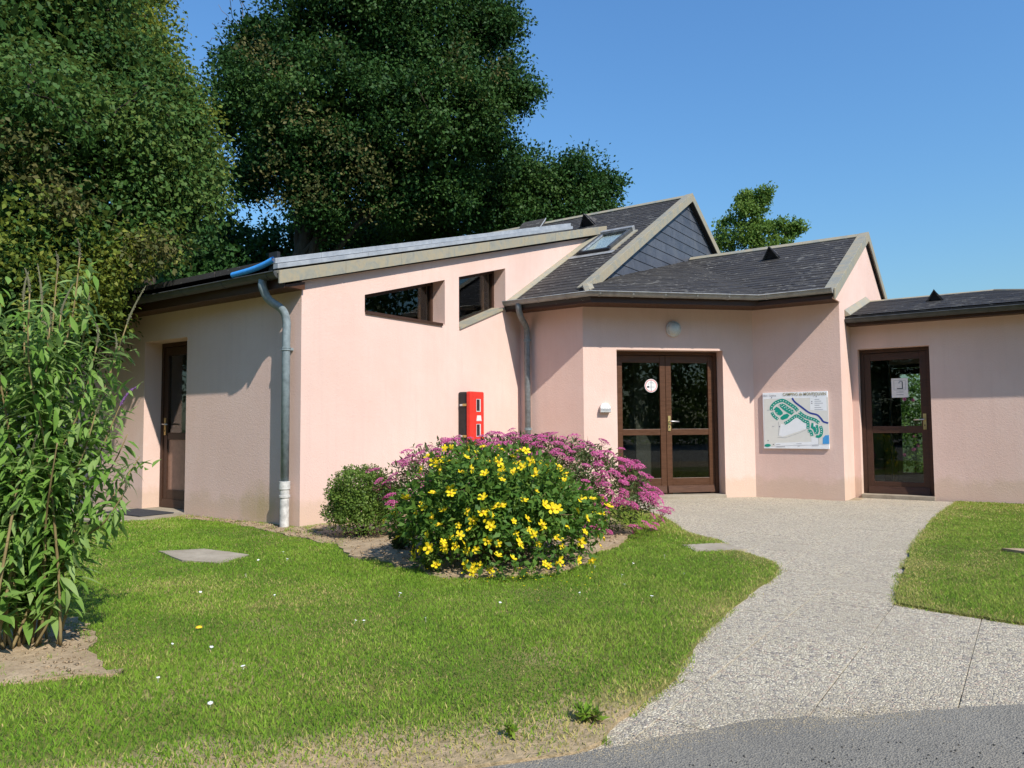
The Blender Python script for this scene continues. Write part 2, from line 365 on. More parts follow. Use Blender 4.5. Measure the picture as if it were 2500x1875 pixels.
def vnoise(P, scale, seed=0):
    """smooth value noise on 2-D/3-D points"""
    Q = np.asarray(P, float)*scale; I = np.floor(Q).astype(np.int64); Fr = Q-I; Fr = Fr*Fr*(3-2*Fr); D = Q.shape[1]; out = np.zeros(len(Q))
    for c in range(2**D):
        w = np.ones(len(Q)); h = np.full(len(Q), seed*1013+17, np.int64)
        for d in range(D):
            b = (c >> d) & 1; w *= Fr[:,d] if b else 1-Fr[:,d]; h = (h*374761393 + (I[:,d]+b)*668265263) & 0x7fffffff
        h = ((h ^ (h >> 13))*1274126177) & 0x7fffffff
        out += w*((h ^ (h >> 16)) & 0xffff)/65535.0
    return out
def unit(v): return v/np.maximum(np.linalg.norm(v, axis=-1, keepdims=True), 1e-9)

def leaf_quads(pos, axis, nrm, ln, wd, tint, fold=.12):
    """diamond leaf quads"""
    axis = unit(axis); side = unit(np.cross(nrm, axis)); nn = np.cross(axis, side); ln = ln[:,None]; wd = wd[:,None]
    mid = pos+axis*ln*.45
    V = np.stack([pos, mid+side*wd*.5+nn*ln*fold, pos+axis*ln-nn*ln*.10, mid-side*wd*.5+nn*ln*fold], 1).reshape(-1,3)
    Fc = np.arange(len(pos)*4).reshape(-1,4); return V, Fc, np.repeat(tint, 4)

# ------------------------------------------------------------------ the setting: ground, road, path, lawn, soil
g = MB(); g.add([(-900,-900,-.07),(900,-900,-.07),(900,900,-.07),(-900,900,-.07)], [(0,1,2,3)])
tag(g.build('ground', M['earth']), kind='structure')
def ragged(poly, step=.08, amp=.02, seed=1, closed=True):
    out = []; n = len(poly)
    for i in range(n if closed else n-1):
        a = np.array(poly[i], float); b = np.array(poly[(i+1)%n], float); L = np.linalg.norm(b-a); k = max(1, int(L/step)); nr = np.array([-(b-a)[1], (b-a)[0]])/max(L,1e-6)
        for j in range(k):
            p = a+(b-a)*j/k; q = np.array([p]); w = (vnoise(q, 5, seed)[0]-.5)*2*amp+(vnoise(q, 17, seed+3)[0]-.5)*amp
            out.append(tuple(p+nr*w))
    if not closed: out.append(tuple(poly[-1]))
    return out
def smooth_line(pts, k=6):
    P = [np.array(p, float) for p in pts]; out = []
    for i in range(len(P)-1):
        p0, p1, p2, p3 = P[max(i-1,0)], P[i], P[i+1], P[min(i+2,len(P)-1)]
        for j in range(k):
            t = j/k; out.append(tuple(.5*((2*p1)+(-p0+p2)*t+(2*p0-5*p1+4*p2-p3)*t*t+(-p0+3*p1-3*p2+p3)*t**3)))
    out.append(tuple(P[-1])); return out
def sheet(name, poly, zf, m, grid=.12, parent=None, skirt=.04):
    """triangulated sheet over a polygon with a height function and a skirt"""
    xs = [p[0] for p in poly]; ys = [p[1] for p in poly]
    gx, gy = np.meshgrid(np.arange(min(xs), max(xs), grid), np.arange(min(ys), max(ys), grid)); Q = np.stack([gx.ravel(), gy.ravel()], 1)
    Q = Q+(rng.random(Q.shape)-.5)*grid*.4; Q = Q[inside_np(Q, poly)]
    pts = [Vector(p) for p in poly]+[Vector(p) for p in Q]; n = len(poly)
    vs, _, fs, *_r = delaunay_2d_cdt(pts, [(i, (i+1)%n) for i in range(n)], [], 1, 1e-6)
    V2 = np.array([tuple(v) for v in vs]); z = zf(V2)
    k = len(vs); V = [(a, b, c) for (a, b), c in zip(V2, z)]; Fc = [tuple(f) for f in fs]
    zb = zf(np.array(poly)); b0 = len(V); V += [(p[0], p[1], c) for p, c in zip(poly, zb)]+[(p[0], p[1], c-skirt) for p, c in zip(poly, zb)]
    Fc += [(b0+i, b0+(i+1)%n, b0+n+(i+1)%n, b0+n+i) for i in range(n)]
    me = bpy.data.meshes.new(name); me.from_pydata(V, [], Fc); bm = bmesh.new(); bm.from_mesh(me); bmesh.ops.recalc_face_normals(bm, faces=bm.faces); bm.to_mesh(me); bm.free()
    up = sum(p.normal.z*p.area for p in me.polygons)
    if up < 0: me.flip_normals()
    return link(name, me, m, parent, True)
road_edge = smooth_line([(-6,-14),(0,-8.6),(3.4,-4.95),(4.88,-3.20),(5.25,-2.66),(5.61,-2.26),(6.16,-1.74),(7.6,-.35),(12,3.6),(30,20)])
road_poly = ragged(road_edge, .12, .03, 4, False)+[(60,10),(30,-40),(-30,-40)]
tag(sheet('road', road_poly, lambda P: .005+0*P[:,0], M['asphalt'], 2.5, skirt=.05), kind='structure')
path_left = smooth_line([(5.05,-2.92),(5.0,-2.72),(4.99,-2.28),(4.9,-1.75),(4.82,-1.29),(4.76,-.27),(4.72,.26),(4.60,.62),(4.43,.80),(4.11,1.12),(3.89,1.44),(3.41,1.86),(2.82,2.75),(2.1,3.5),(1.35,4.1)])
path_right = smooth_line([(5.36,6.40),(5.31,4.32),(5.33,2.9),(5.38,1.75),(5.44,.75),(5.53,-.2),(5.58,-.31),(5.70,-.34),(5.96,-.38),(6.4,-.44),(9.5,-.6),(14,2.6)])
# path base and its slabs
pb = MB(); pb.add([(1.2,-3.6,-.009),(10,-3.6,-.009),(10,6.55,-.009),(1.2,6.55,-.009)], [(0,1,2,3)])
path = tag(pb.build('path', M['joint']), kind='structure')
lawnL = ragged(path_left, .07, .016, 11, False)+[(1.0,4.0),(0,4.05),(0,0),(-9,0),(-22,0),(-22,-22),(-6.6,-14.6)]+[p for p in road_edge if p[1] < -2.96 and p[0] < 5.1 and p[0] > -6.5]
lawnR = ragged(path_right, .07, .025, 12, False)+[(14,9),(7.4,12),(7.4,6.5)]
S = .432; smesh = {}
def slab_mesh(k):
    if k not in smesh:
        b = MB(); e = .0012+.0008*k; a0, a1 = e, S-e
        c = .0015; b.prism([(a0,a0,-.035),(a1,a0,-.035),(a1,a1,-.035),(a0,a1,-.035)], [(a0,a0,-c),(a1,a0,-c),(a1,a1,-c),(a0,a1,-c)])
        b.prism([(a0,a0,-c),(a1,a0,-c),(a1,a1,-c),(a0,a1,-c)], [(a0+c,a0+c,0),(a1-c,a0+c,0),(a1-c,a1-c,0),(a0+c,a1-c,0)])
        smesh[k] = b.mesh('paving_slab'); smesh[k].materials.append(M['agg'])
    return smesh[k]
nsl = 0
for i in range(-9, 12):
    for j in range(-14, 15):
        x0 = 5.10+i*S; y0 = -.02+j*S*1.0; q = [(x0,y0),(x0+S,y0),(x0+S,y0+S),(x0,y0+S),(x0+S/2,y0+S/2)]
        vis = [p for p in q if not inside(p, lawnL) and not inside(p, lawnR) and not inside(p, road_poly)]
        c = (x0+S/2, y0+S/2)
        behind = c[1] > 6.75 or (c[0] < 4.2 and c[1] > 6.0) or (c[1]-c[0] > 3.4)
        if not vis or behind or c[0] > 8.6: continue
        o = bpy.data.objects.new('paving_slab', slab_mesh(random.choice((0,0,0,1,1,2)))); COL.objects.link(o); o.parent = path
        o.location = (x0, y0, random.uniform(-.003, 0)); nsl += 1
lawn_z = lambda P: .006+.008*vnoise(P, 1.3, 5)+.006*vnoise(P, 5, 6)
lawn = tag(sheet('lawn', lawnL, lawn_z, M['lawn'], .16), kind='structure')
lawn2 = tag(sheet('lawn', lawnR, lawn_z, M['lawn'], .16), kind='structure')
bed_poly = ragged([(.02,-.02),(.45,-.38),(.9,-.55),(1.40,-.72),(1.85,-.98),(2.4,-1.05),(2.88,-1.16),(3.26,-.99),(3.46,-.5),(3.30,.28),(3.25,.9),(2.9,1.7),(2.2,2.6),(1.0,3.7),(.02,4.0)], .08, .07, 21)
def bed_z(P):
    c = np.array([2.3,.2]); r = np.linalg.norm((P-c)/np.array([1.5,1.7]), axis=1); return .012+.06*np.clip(1-r,0,1)+.012*vnoise(P, 6, 8)+.010*vnoise(P, 16, 9)
tag(sheet('flower_bed_soil', bed_poly, bed_z, M['soil'], .07), kind='structure')
strip_poly = ragged([(-2.0,-.02),(-1.75,-.22),(-1.13,-.17),(-.3,-.30),(.42,-.44),(.75,-.48),(.4,-.06),(0,-.02)], .06, .03, 23)
tag(sheet('wall_foot_soil', strip_poly, lambda P: .014+.018*vnoise(P, 9, 4), M['soil'], .06), kind='structure')
bare_poly = ragged([(1.75,-3.1),(2.40,-3.22),(2.75,-3.40),(3.06,-3.42),(3.10,-3.50),(2.93,-3.62),(2.80,-3.86),(2.3,-4.4),(1.5,-4.2),(1.3,-3.5)], .06, .05, 25)
tag(sheet('bare_soil', bare_poly, lambda P: .014+.016*vnoise(P, 7, 3)+.01*vnoise(P,20,4), M['soil'], .06), kind='structure')
patch_poly = ragged([(5.98,2.1),(6.3,1.86),(6.5,1.98),(6.2,2.22)], .05, .03, 26)
tag(sheet('bare_soil', patch_poly, lambda P: .034+.008*vnoise(P, 9, 3), M['soil'], .08), kind='structure')
# gravel specks and crumbs
def crumbs(name, poly, n, r0, r1, zf, m, seed):
    r = np.random.default_rng(seed); xs = np.array(poly); P = r.random((n*4,2))*(xs.max(0)-xs.min(0))+xs.min(0); P = P[inside_np(P, poly)][:n]
    n = len(P); rad = r.uniform(r0, r1, n)**1; T = np.array([[1,1,1],[-1,-1,1],[-1,1,-1],[1,-1,-1]])*.8
    rot = unit(r.normal(size=(n,4))); w,x,y,z = rot.T
    Rm = np.stack([1-2*(y*y+z*z),2*(x*y-z*w),2*(x*z+y*w),2*(x*y+z*w),1-2*(x*x+z*z),2*(y*z-x*w),2*(x*z-y*w),2*(y*z+x*w),1-2*(x*x+y*y)],1).reshape(-1,3,3)
    V = np.einsum('nij,kj->nki', Rm, T)*rad[:,None,None]; V[:,:,2] *= .7
    V += np.concatenate([P, (zf(P)+rad*.3)[:,None]], 1)[:,None,:]
    Fc = np.array([[0,1,2],[0,3,1],[0,2,3],[1,3,2]]); Fc = (Fc[None]+np.arange(n)[:,None,None]*4).reshape(-1,3)
    return tag(link(name, np_mesh(name, V.reshape(-1,3), Fc), m), name.replace('_',' ')+' scattered over the dry earth', name.split('_')[-1], kind='stuff')
crumbs('soil_crumbs', bed_poly, 2600, .004, .016, bed_z, M['soil'], 1)
crumbs('earth_crumbs', bare_poly, 900, .003, .010, lambda P: .026+0*P[:,0], M['soil'], 2)
crumbs('foot_crumbs', strip_poly, 500, .003, .012, lambda P: .024+0*P[:,0], M['soil'], 3)
def edge_sand():
    r = np.random.default_rng(9); E_ = np.array([p for p in road_edge if 3.5 < p[0] < 7.5]); n = 9000; i = r.integers(0, len(E_)-1, n); t = r.random((n,1)); P = E_[i]*(1-t)+E_[i+1]*t; P = P+r.normal(size=(n,2))*(.02+.07*vnoise(P, 1.7, 5)**2)[:,None]; P = P[r.random(n) < vnoise(P, 2.1, 9)**1.6*1.3]
    n = len(P); rad = r.uniform(.0012,.0036,n); a = r.uniform(0,6.28,n); V_ = np.stack([np.stack([P[:,0]+rad*np.cos(a+k*2.094), P[:,1]+rad*np.sin(a+k*2.094), .0055+0*a],1) for k in range(3)]+[np.stack([P[:,0],P[:,1],.0055+rad*.9],1)],1).reshape(-1,3)
    F_ = (np.array([[0,1,3],[1,2,3],[2,0,3]])[None]+np.arange(n)[:,None,None]*4).reshape(-1,3)
    tag(link('edge_sand', np_mesh('edge_sand', V_, F_), M['sand']), 'loose pale sand along the seam between path and road', 'sand', kind='stuff')
edge_sand()
c = crumbs('road_grit', [(5.0,-3.2),(6.6,-1.6),(7.6,-2.4),(6.0,-4.2)], 1500, .0012, .0038, lambda P: .006+0*P[:,0], M['grit'], 5); c['label'] = 'dark loose grit scattered on the grey road'

# ------------------------------------------------------------------ building
B = empty('campsite_building')
tag(B, 'single storey pink rendered building with slate roofs and brown glazed doors', 'building')
S2 = math.sqrt(.5)
M0 = (1.07, 4.06); N0 = (2.89, 5.88); DL = (N0[0]-M0[0])/S2
def dg(t, d, z):      # diagonal door wall: t along, d inward, z up
    return (M0[0]+t*S2-d*S2, M0[1]+t*S2+d*S2, z)
zb = -.06
W1 = [(.90,2.36),(2.325,2.366),(2.325,2.954),(.90,2.556)]
W2 = [(2.617,2.358),(3.694,2.745),(3.694,3.341),(2.617,3.04)]
def wall(me): return link('wall', me, M['stucco'], B)
wall(slab([(0,zb),(6.75,zb),(6.75,4.46),(0,2.575)], [W1, W2], lambda a,b: (0,a,b), lambda a,b: (-.32,a,b)))
wall(slab([(-9,zb),(-.32,zb),(-.32,2.53),(-9,2.53)], [[(-3.0,.03),(-2.07,.03),(-2.07,2.14),(-3.0,2.14)]], lambda a,b: (a,0,b), lambda a,b: (a,.3,b)))
wall(slab([(0,zb),(1.07,zb),(1.07,2.80),(0,2.80)], [], lambda a,b: (a,4.06,b), lambda a,b: (a,4.36,b)))
wall(slab([(0,zb),(DL+.1,zb),(DL+.1,2.84),(0,2.84)], [[(.49,.02),(2.10,.02),(2.10,2.12),(.49,2.12)]], lambda a,b: dg(a,0,b), lambda a,b: dg(a,.3,b)))
wall(slab([(2.89,zb),(3.79,zb),(3.79,2.82),(2.89,2.82)], [], lambda a,b: (a,5.88,b), lambda a,b: (a,6.18,b)))
rs = lambda y: 2.78+.491*(y-5.36)
wall(slab([(5.88,zb),(10.2,zb),(10.2,rs(5.9)-.1),(8.05,rs(8.05)-.1),(5.88,rs(5.88)-.1)], [[(6.95,.02),(7.9,.02),(7.9,2.1),(6.95,2.1)]], lambda a,b: (4.09,a,b), lambda a,b: (3.79,a,b)))
wall(slab([(4.09,zb),(7.2,zb),(7.2,2.52),(4.09,2.52)], [[(4.18,.02),(5.09,.02),(5.09,2.12),(4.18,2.12)]], lambda a,b: (a,6.6,b), lambda a,b: (a,6.9,b)))
wall(slab([(6.9,zb),(9.0,zb),(9.0,2.52),(6.9,2.52)], [], lambda a,b: (7.2,a,b), lambda a,b: (6.9,a,b)))
wall(slab([(4.09,zb),(7.2,zb),(7.2,2.52),(4.09,2.52)], [[(4.25,.02),(4.92,.02),(4.92,2.05),(4.25,2.05)]], lambda a,b: (a,9.3,b), lambda a,b: (a,9.0,b)))
wall(slab([(-9,zb),(1.1,zb),(1.1,3.2),(-9,3.2)], [], lambda a,b: (a,11.8,b), lambda a,b: (a,11.5,b)))
wall(slab([(.3,zb),(11.5,zb),(11.5,3.1),(8,5.1),(6.8,4.4),(.3,2.6)], [], lambda a,b: (-9,a,b), lambda a,b: (-8.7,a,b)))
wall(slab([(1.1,zb),(3.79,zb),(3.79,2.9),(1.1,2.9)], [], lambda a,b: (a,10.2,b), lambda a,b: (a,9.9,b)))
ms = lambda y: 2.87+.575*(y-3.827)
ds = lambda x, y: 2.82+.371*((y-x)*S2-1.5)
wall(slab([(4.05,ds(1.1,4.05)-.2),(8.0,ds(1.1,8)-.2),(10.3,2.7),(11.8,2.7),(11.8,ms(8)-.575*3.8-.06),(8.0,ms(8)-.06),(4.05,ms(4.05)-.06)], [], lambda a,b: (1.095,a,b), lambda a,b: (.98,a,b)))
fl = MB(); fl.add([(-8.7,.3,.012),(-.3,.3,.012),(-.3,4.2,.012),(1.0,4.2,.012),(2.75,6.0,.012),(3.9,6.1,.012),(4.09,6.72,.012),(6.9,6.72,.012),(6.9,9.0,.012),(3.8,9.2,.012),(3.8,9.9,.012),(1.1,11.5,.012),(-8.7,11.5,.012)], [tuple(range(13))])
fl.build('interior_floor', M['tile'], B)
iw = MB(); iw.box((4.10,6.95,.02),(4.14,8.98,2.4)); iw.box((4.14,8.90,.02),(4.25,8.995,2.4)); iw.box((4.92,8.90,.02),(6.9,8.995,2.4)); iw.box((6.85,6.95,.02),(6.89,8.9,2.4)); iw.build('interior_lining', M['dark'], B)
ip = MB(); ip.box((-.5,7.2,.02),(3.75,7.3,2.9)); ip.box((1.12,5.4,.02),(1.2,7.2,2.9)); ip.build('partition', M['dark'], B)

# --- roofs
def plane_frame(o, e, s):
    o, e, s = Vector(o), Vector(e).normalized(), Vector(s).normalized(); return o, e, s, e.cross(s).normalized()
slates = []      # (distance, part, polygon in frame, frame, row start, full)
SLW, SLX, SLL = .22, .13, .205
def slope(name, origin, edir, sdir, pts3, laid=True, seed=0):
    o, e, s, n = plane_frame(origin, edir, sdir)
    if n.z < 0: n = -n
    to2 = lambda p: ((Vector(p)-o).dot(e), (Vector(p)-o).dot(s))
    poly = ccw([to2(p) for p in pts3]); P3 = lambda a, b, h: o+e*a+s*b+n*h
    d = MB(); d.prism([P3(a,b,-.055) for a,b in poly], [P3(a,b,-.002) for a,b in poly])
    part = d.build(name, M['slate'], B)
    set_tint(part.data, [.3]*len(part.data.vertices))
    if laid:
        r = random.Random(seed); a0 = min(p[0] for p in poly); a1 = max(p[0] for p in poly); b0 = min(p[1] for p in poly); b1 = max(p[1] for p in poly)
        row = 0; b = b0
        while b < b1-.02:
            a = a0-SLW*(row%2)*.5-r.uniform(0,.02)
            while a < a1:
                q = [(a+.0015,b),(a+SLW-.0015,b),(a+SLW-.0015,b+SLL),(a+.0015,b+SLL)]
                cpoly = clip(q, poly)
                if len(cpoly) >= 3 and abs(area(cpoly)) > .002:
                    full = abs(abs(area(cpoly))-abs(area(q))) < 1e-5
                    cc = P3(a+SLW/2, b, 0); slates.append(((np.array(cc)-CAM).dot(np.array(cc)-CAM)**.5, part, cpoly, (o,e,s,n), (a,b), full, r.random(), r.uniform(-.0012,.0012)))
                a += SLW
            row += 1; b += SLX
    return part, P3
def slate_pts(cpoly, row, lift):
    hi = lambda b: .0045+lift+.009*(1-(b-row[1])/SLL)
    return [(a, b, hi(b)-.0045) for a, b in cpoly], [(a, b, hi(b)) for a, b in cpoly]
ML, AN = .575, .25
slope('roof', (0,3.66,ms(3.66)), (1,0,0), (0,1,ML), [(0,3.66,ms(3.66)),(1.2,3.66,ms(3.66)),(1.2,8,ms(8)),(0,8,ms(8))], seed=1)
slope('roof', (0,3.66,ms(3.66)), (1,0,0), (0,1,ML), [(1.2,3.66,ms(3.66)),(1.42,3.66,ms(3.66)),(1.2,3.95,ms(3.95))], seed=2)
slope('roof', (-9.3,6.8,ms(6.8)), (1,0,0), (0,1,ML), [(-9.3,6.8,ms(6.8)),(0,6.8,ms(6.8)),(0,8,ms(8)),(-9.3,8,ms(8))], seed=3)
slope('roof', (-9.3,12.2,ms(8)-ML*4.2), (1,0,0), (0,-1,ML), [(-9.3,12.2,ms(8)-ML*4.2),(1.2,12.2,ms(8)-ML*4.2),(1.2,8,ms(8)),(-9.3,8,ms(8))], laid=False)
DG = .371*S2
slope('roof', (1.42,3.64,ds(1.42,3.64)), (1,1,0), (-1,1,.371*math.sqrt(2)), [(x,y,ds(x,y)) for x,y in ((1.42,3.64),(3.25,5.42),(1.10,7.97),(1.10,4.05))], seed=4)
slope('roof', (1.1,5.40,rs(5.40)), (1,0,0), (0,1,.491), [(x,y,rs(y)) for x,y in ((3.30,5.40),(4.14,5.40),(4.14,8.05),(1.1,8.05),(1.1,7.97))], seed=5)
slope('roof', (1.1,10.7,rs(8.05)-.491*2.65), (1,0,0), (0,-1,.491), [(x,y,rs(8.05)-.491*(y-8.05)) for x,y in ((1.1,10.7),(4.14,10.7),(4.14,8.05),(1.1,8.05))], laid=False)
an = lambda y: 2.555+AN*(y-6.2)
slope('roof', (4.1,6.25,an(6.25)), (1,0,0), (0,1,AN), [(x,y,an(y)) for x,y in ((4.095,6.25),(7.55,6.25),(5.85,7.95),(4.095,7.95))], seed=6)
slope('roof', (7.55,6.25,an(6.25)), (0,1,0), (-1,0,AN), [(7.55,6.25,an(6.25)),(7.55,9.65,an(6.25)),(5.85,7.95,an(7.95))], laid=False)
slope('roof', (4.1,9.65,an(6.25)), (1,0,0), (0,-1,AN), [(4.095,9.65,an(6.25)),(7.55,9.65,an(6.25)),(5.85,7.95,an(7.95)),(4.095,7.95,an(7.95))], laid=False)
ls = lambda y: 2.60+.28*(y+.33)
lroof, _ = slope('roof', (-9.3,-.33,ls(-.33)), (1,0,0), (0,1,.28), [(-9.3,-.33,ls(-.33)),(.06,-.33,ls(-.33)),(.06,6.84,ls(6.84)),(-9.3,6.84,ls(6.84))], laid=False)
slates.sort(key=lambda t: t[0]); NIND = 255
full_me = None; rest = {}
for k, (dist, part, cp, fr, row, full, tn, lift) in enumerate(slates):
    o, e, s, n = fr; lo, hi = slate_pts(cp, row, lift)
    if k < NIND:
        if full:
            key = int(tn*4)
            if full_me is None: full_me = {}
            if key not in full_me:
                q = [(0,0),(SLW-.003,0),(SLW-.003,SLL),(0,SLL)]; l2, h2 = slate_pts(q, (0,0), 0)
                mb = MB(); mb.prism(l2, h2); full_me[key] = mb.mesh('slate'); full_me[key].materials.append(M['slate']); set_tint(full_me[key], [(key+.5)/4]*8)
            ob = bpy.data.objects.new('slate', full_me[key]); COL.objects.link(ob); ob.parent = part
            mt = Matrix(((e.x,s.x,n.x,0),(e.y,s.y,n.y,0),(e.z,s.z,n.z,0),(0,0,0,1)))
            ob.matrix_world = Matrix.Translation(o+e*(row[0]+.0015)+s*row[1]+n*lift) @ mt
        else:
            mb = MB(); mb.prism([o+e*a+s*b+n*h for a,b,h in lo], [o+e*a+s*b+n*h for a,b,h in hi]); ob = mb.build('slate', M['slate'], part); set_tint(ob.data, [tn]*len(ob.data.vertices))
    else:
        mb, tl = rest.setdefault(part, (MB(), [])); mb.prism([o+e*a+s*b+n*h for a,b,h in lo], [o+e*a+s*b+n*h for a,b,h in hi]); tl += [tn]*(2*len(cp))
for part, (mb, tl) in rest.items():
    ob = mb.build('slates', M['slate'], part); set_tint(ob.data, tl); ob['kind'] = 'stuff'
# cheek cladding: wide slates in horizontal courses on the gable above the lower roof
cheek = ccw([(4.12,ds(1.1,4.12)-.02),(7.97,ds(1.1,7.97)-.02),(10.3,2.95),(10.3,ms(8)-.575*2.3-.02),(8.0,ms(8)-.02),(4.12,ms(4.12)-.02)])
tri = ccw([(4.0,2.6),(10.6,2.6),(10.6,ms(8)-.575*2.6),(8.0,ms(8)-.02),(4.0,ms(4.0)-.02)])
zc, r_ = 3.02, 0
while zc < 5.25:
    a = 3.6+(r_%2)*.42
    while a < 10.2:
        q = clip([(a+.002,zc),(a+.838,zc),(a+.838,zc+.21),(a+.002,zc+.21)], tri)
        keep = [p for p in q]
        if len(q) >= 3 and abs(area(q)) > .003 and max(p[1]-(ds(1.1,p[0]) if p[0] < 8 else rs(8.05)-.491*(p[0]-8.05)) for p in q) > .02:
            h = lambda z: 1.099+.012*(1-(z-zc)/.21)
            mb = MB(); mb.prism([(h(b)-.008,a_,b) for a_,b in q], [(h(b)+.004,a_,b) for a_,b in q]); ob = mb.build('slate', M['cheek'], B)
            set_tint(ob.data, [random.random()]*len(ob.data.vertices))
        a += .84
    zc += .1685; r_ += 1
# verge, ridge and flashing pieces
def strip(name, path2, prof, m, parent=B, seg=.78, gap=.003, start=0):
    """pieces laid along a straight 3-D line; prof = offsets (Vector) of the section corners"""
    a, b = Vector(path2[0]), Vector(path2[1]); L = (b-a).length; d = (b-a)/L; t = start
    while t < L-.01:
        u = min(L, t+seg); p, q = a+d*(t+gap/2), a+d*(u-gap/2)
        mb = MB(); mb.prism([p+Vector(o) for o in prof], [q+Vector(o) for o in prof]); mb.build(name, m, parent, bevel=.003); t = u
V = lambda *a: Vector(a)
LP = [(0,0,-.10),(.022,0,-.11),(.022,0,.045),(-.13,0,.038),(-.13,0,.020),(0,0,.02)]      # cap over the verge, turned down outside
strip('verge_flashing', [(1.19,3.92,ms(3.92)+.015),(1.19,8.03,ms(8.03)+.015)], LP, M['verge'])
strip('verge_flashing', [(1.19,8.035,ms(8)+.015),(1.19,10.6,ms(8)-ML*2.6+.035)], LP, M['verge'])
strip('verge_flashing', [(4.13,5.36,rs(5.36)+.012),(4.13,8.07,rs(8.07)+.012)], LP, M['verge'])
strip('verge_flashing', [(4.13,8.075,rs(8.07)+.012),(4.13,10.7,rs(8.05)-.491*2.65+.02)], LP, M['verge'])
vz = lambda y: 2.503+.283*(y+.3)
strip('verge_flashing', [(.075,-.36,vz(-.36)),(.075,6.72,vz(6.72))], [(0,0,0),(.022,0,-.006),(.022,0,.128),(-.10,0,.135),(-.10,0,.10),(0,0,.10)], M['verge'], seg=.92)
strip('flashing', [(.03,3.68,ms(3.68)),(.03,6.7,ms(6.7))], [(-.028,0,0),(.055,0,.012),(.055,0,.028),(-.028,0,.065)], M['verge'], seg=1.1)
strip('hip_flashing', [(1.43,3.645,2.80),(1.21,3.94,2.985)], [(-.06,-.03,-.01),(.06,.05,-.01),(.06,.05,.03),(0,0,.05),(-.06,-.03,.03)], M['verge'], seg=2)
RP = [(0,-.075,-.045),(0,.075,-.045),(0,.07,-.03),(0,.012,.028),(0,-.012,.028),(0,-.08,-.03)]
strip('ridge_cap', [(-9.3,8,ms(8)+.02),(1.08,8,ms(8)+.02)], RP, M['verge'], seg=1.0)
strip('ridge_cap', [(1.13,8.05,rs(8.05)+.02),(4.02,8.05,rs(8.05)+.02)], RP, M['verge'], seg=1.0)
strip('ridge_cap', [(4.1,7.95,an(7.95)+.012),(5.85,7.95,an(7.95)+.012)], [(0,-.06,-.03),(0,.06,-.03),(0,.012,.012),(0,-.012,.012)], M['verge'], seg=1.0)
strip('flashing', [(4.105,6.24,an(6.24)),(4.105,7.95,an(7.95))], [(-.012,0,0),(.06,0,.01),(.06,0,.022),(-.012,0,.10)], M['verge'], seg=.9)
strip('ridge_cap', [(7.55,6.25,an(6.25)+.01),(5.86,7.94,an(7.95)+.01)], [(-.04,-.04,-.01),(.04,.04,-.01),(.03,.03,.012),(-.03,-.03,.012)], M['verge'], seg=.8)
# raised zinc-edged panels along the low pitched roof
strip('roof_trim', [(.045,-.36,vz(-.36)+.15),(.045,5.55,vz(5.55)+.155)], [(0,0,0),(.025,0,0),(.025,0,.048),(-.05,0,.05),(-.05,0,0)], M['trim'], seg=1.3)
strip('roof_trim', [(.015,-.36,vz(-.36)+.205),(.015,5.55,vz(5.55)+.205)], [(0,0,0),(.018,0,0),(.018,0,.055),(-.10,0,.06),(-.10,0,0)], M['trim'], seg=.62)
for k in range(9):
    x1 = -.09-k*1.02; mb = MB(); dz = .15
    mb.prism([(x1-1.0,-.29,ls(-.29)+.09),(x1,-.29,ls(-.29)+.09),(x1,5.5,ls(5.5)+.09),(x1-1.0,5.5,ls(5.5)+.09)], [(x1-1.0,-.29,ls(-.29)+.15),(x1,-.29,ls(-.29)+.15),(x1,5.5,ls(5.5)+.15),(x1-1.0,5.5,ls(5.5)+.15)])
    mb.build('roof_panel', M['slate'], B); set_tint(bpy.data.objects[-1].data if False else COL.objects[-1].data, [.8]*8)
mb = MB(); mb.box((-.10,-.34,ls(-.33)+.02),(.03,-.30,ls(-.33)+.22)); mb.build('panel_end', M['black'], B)
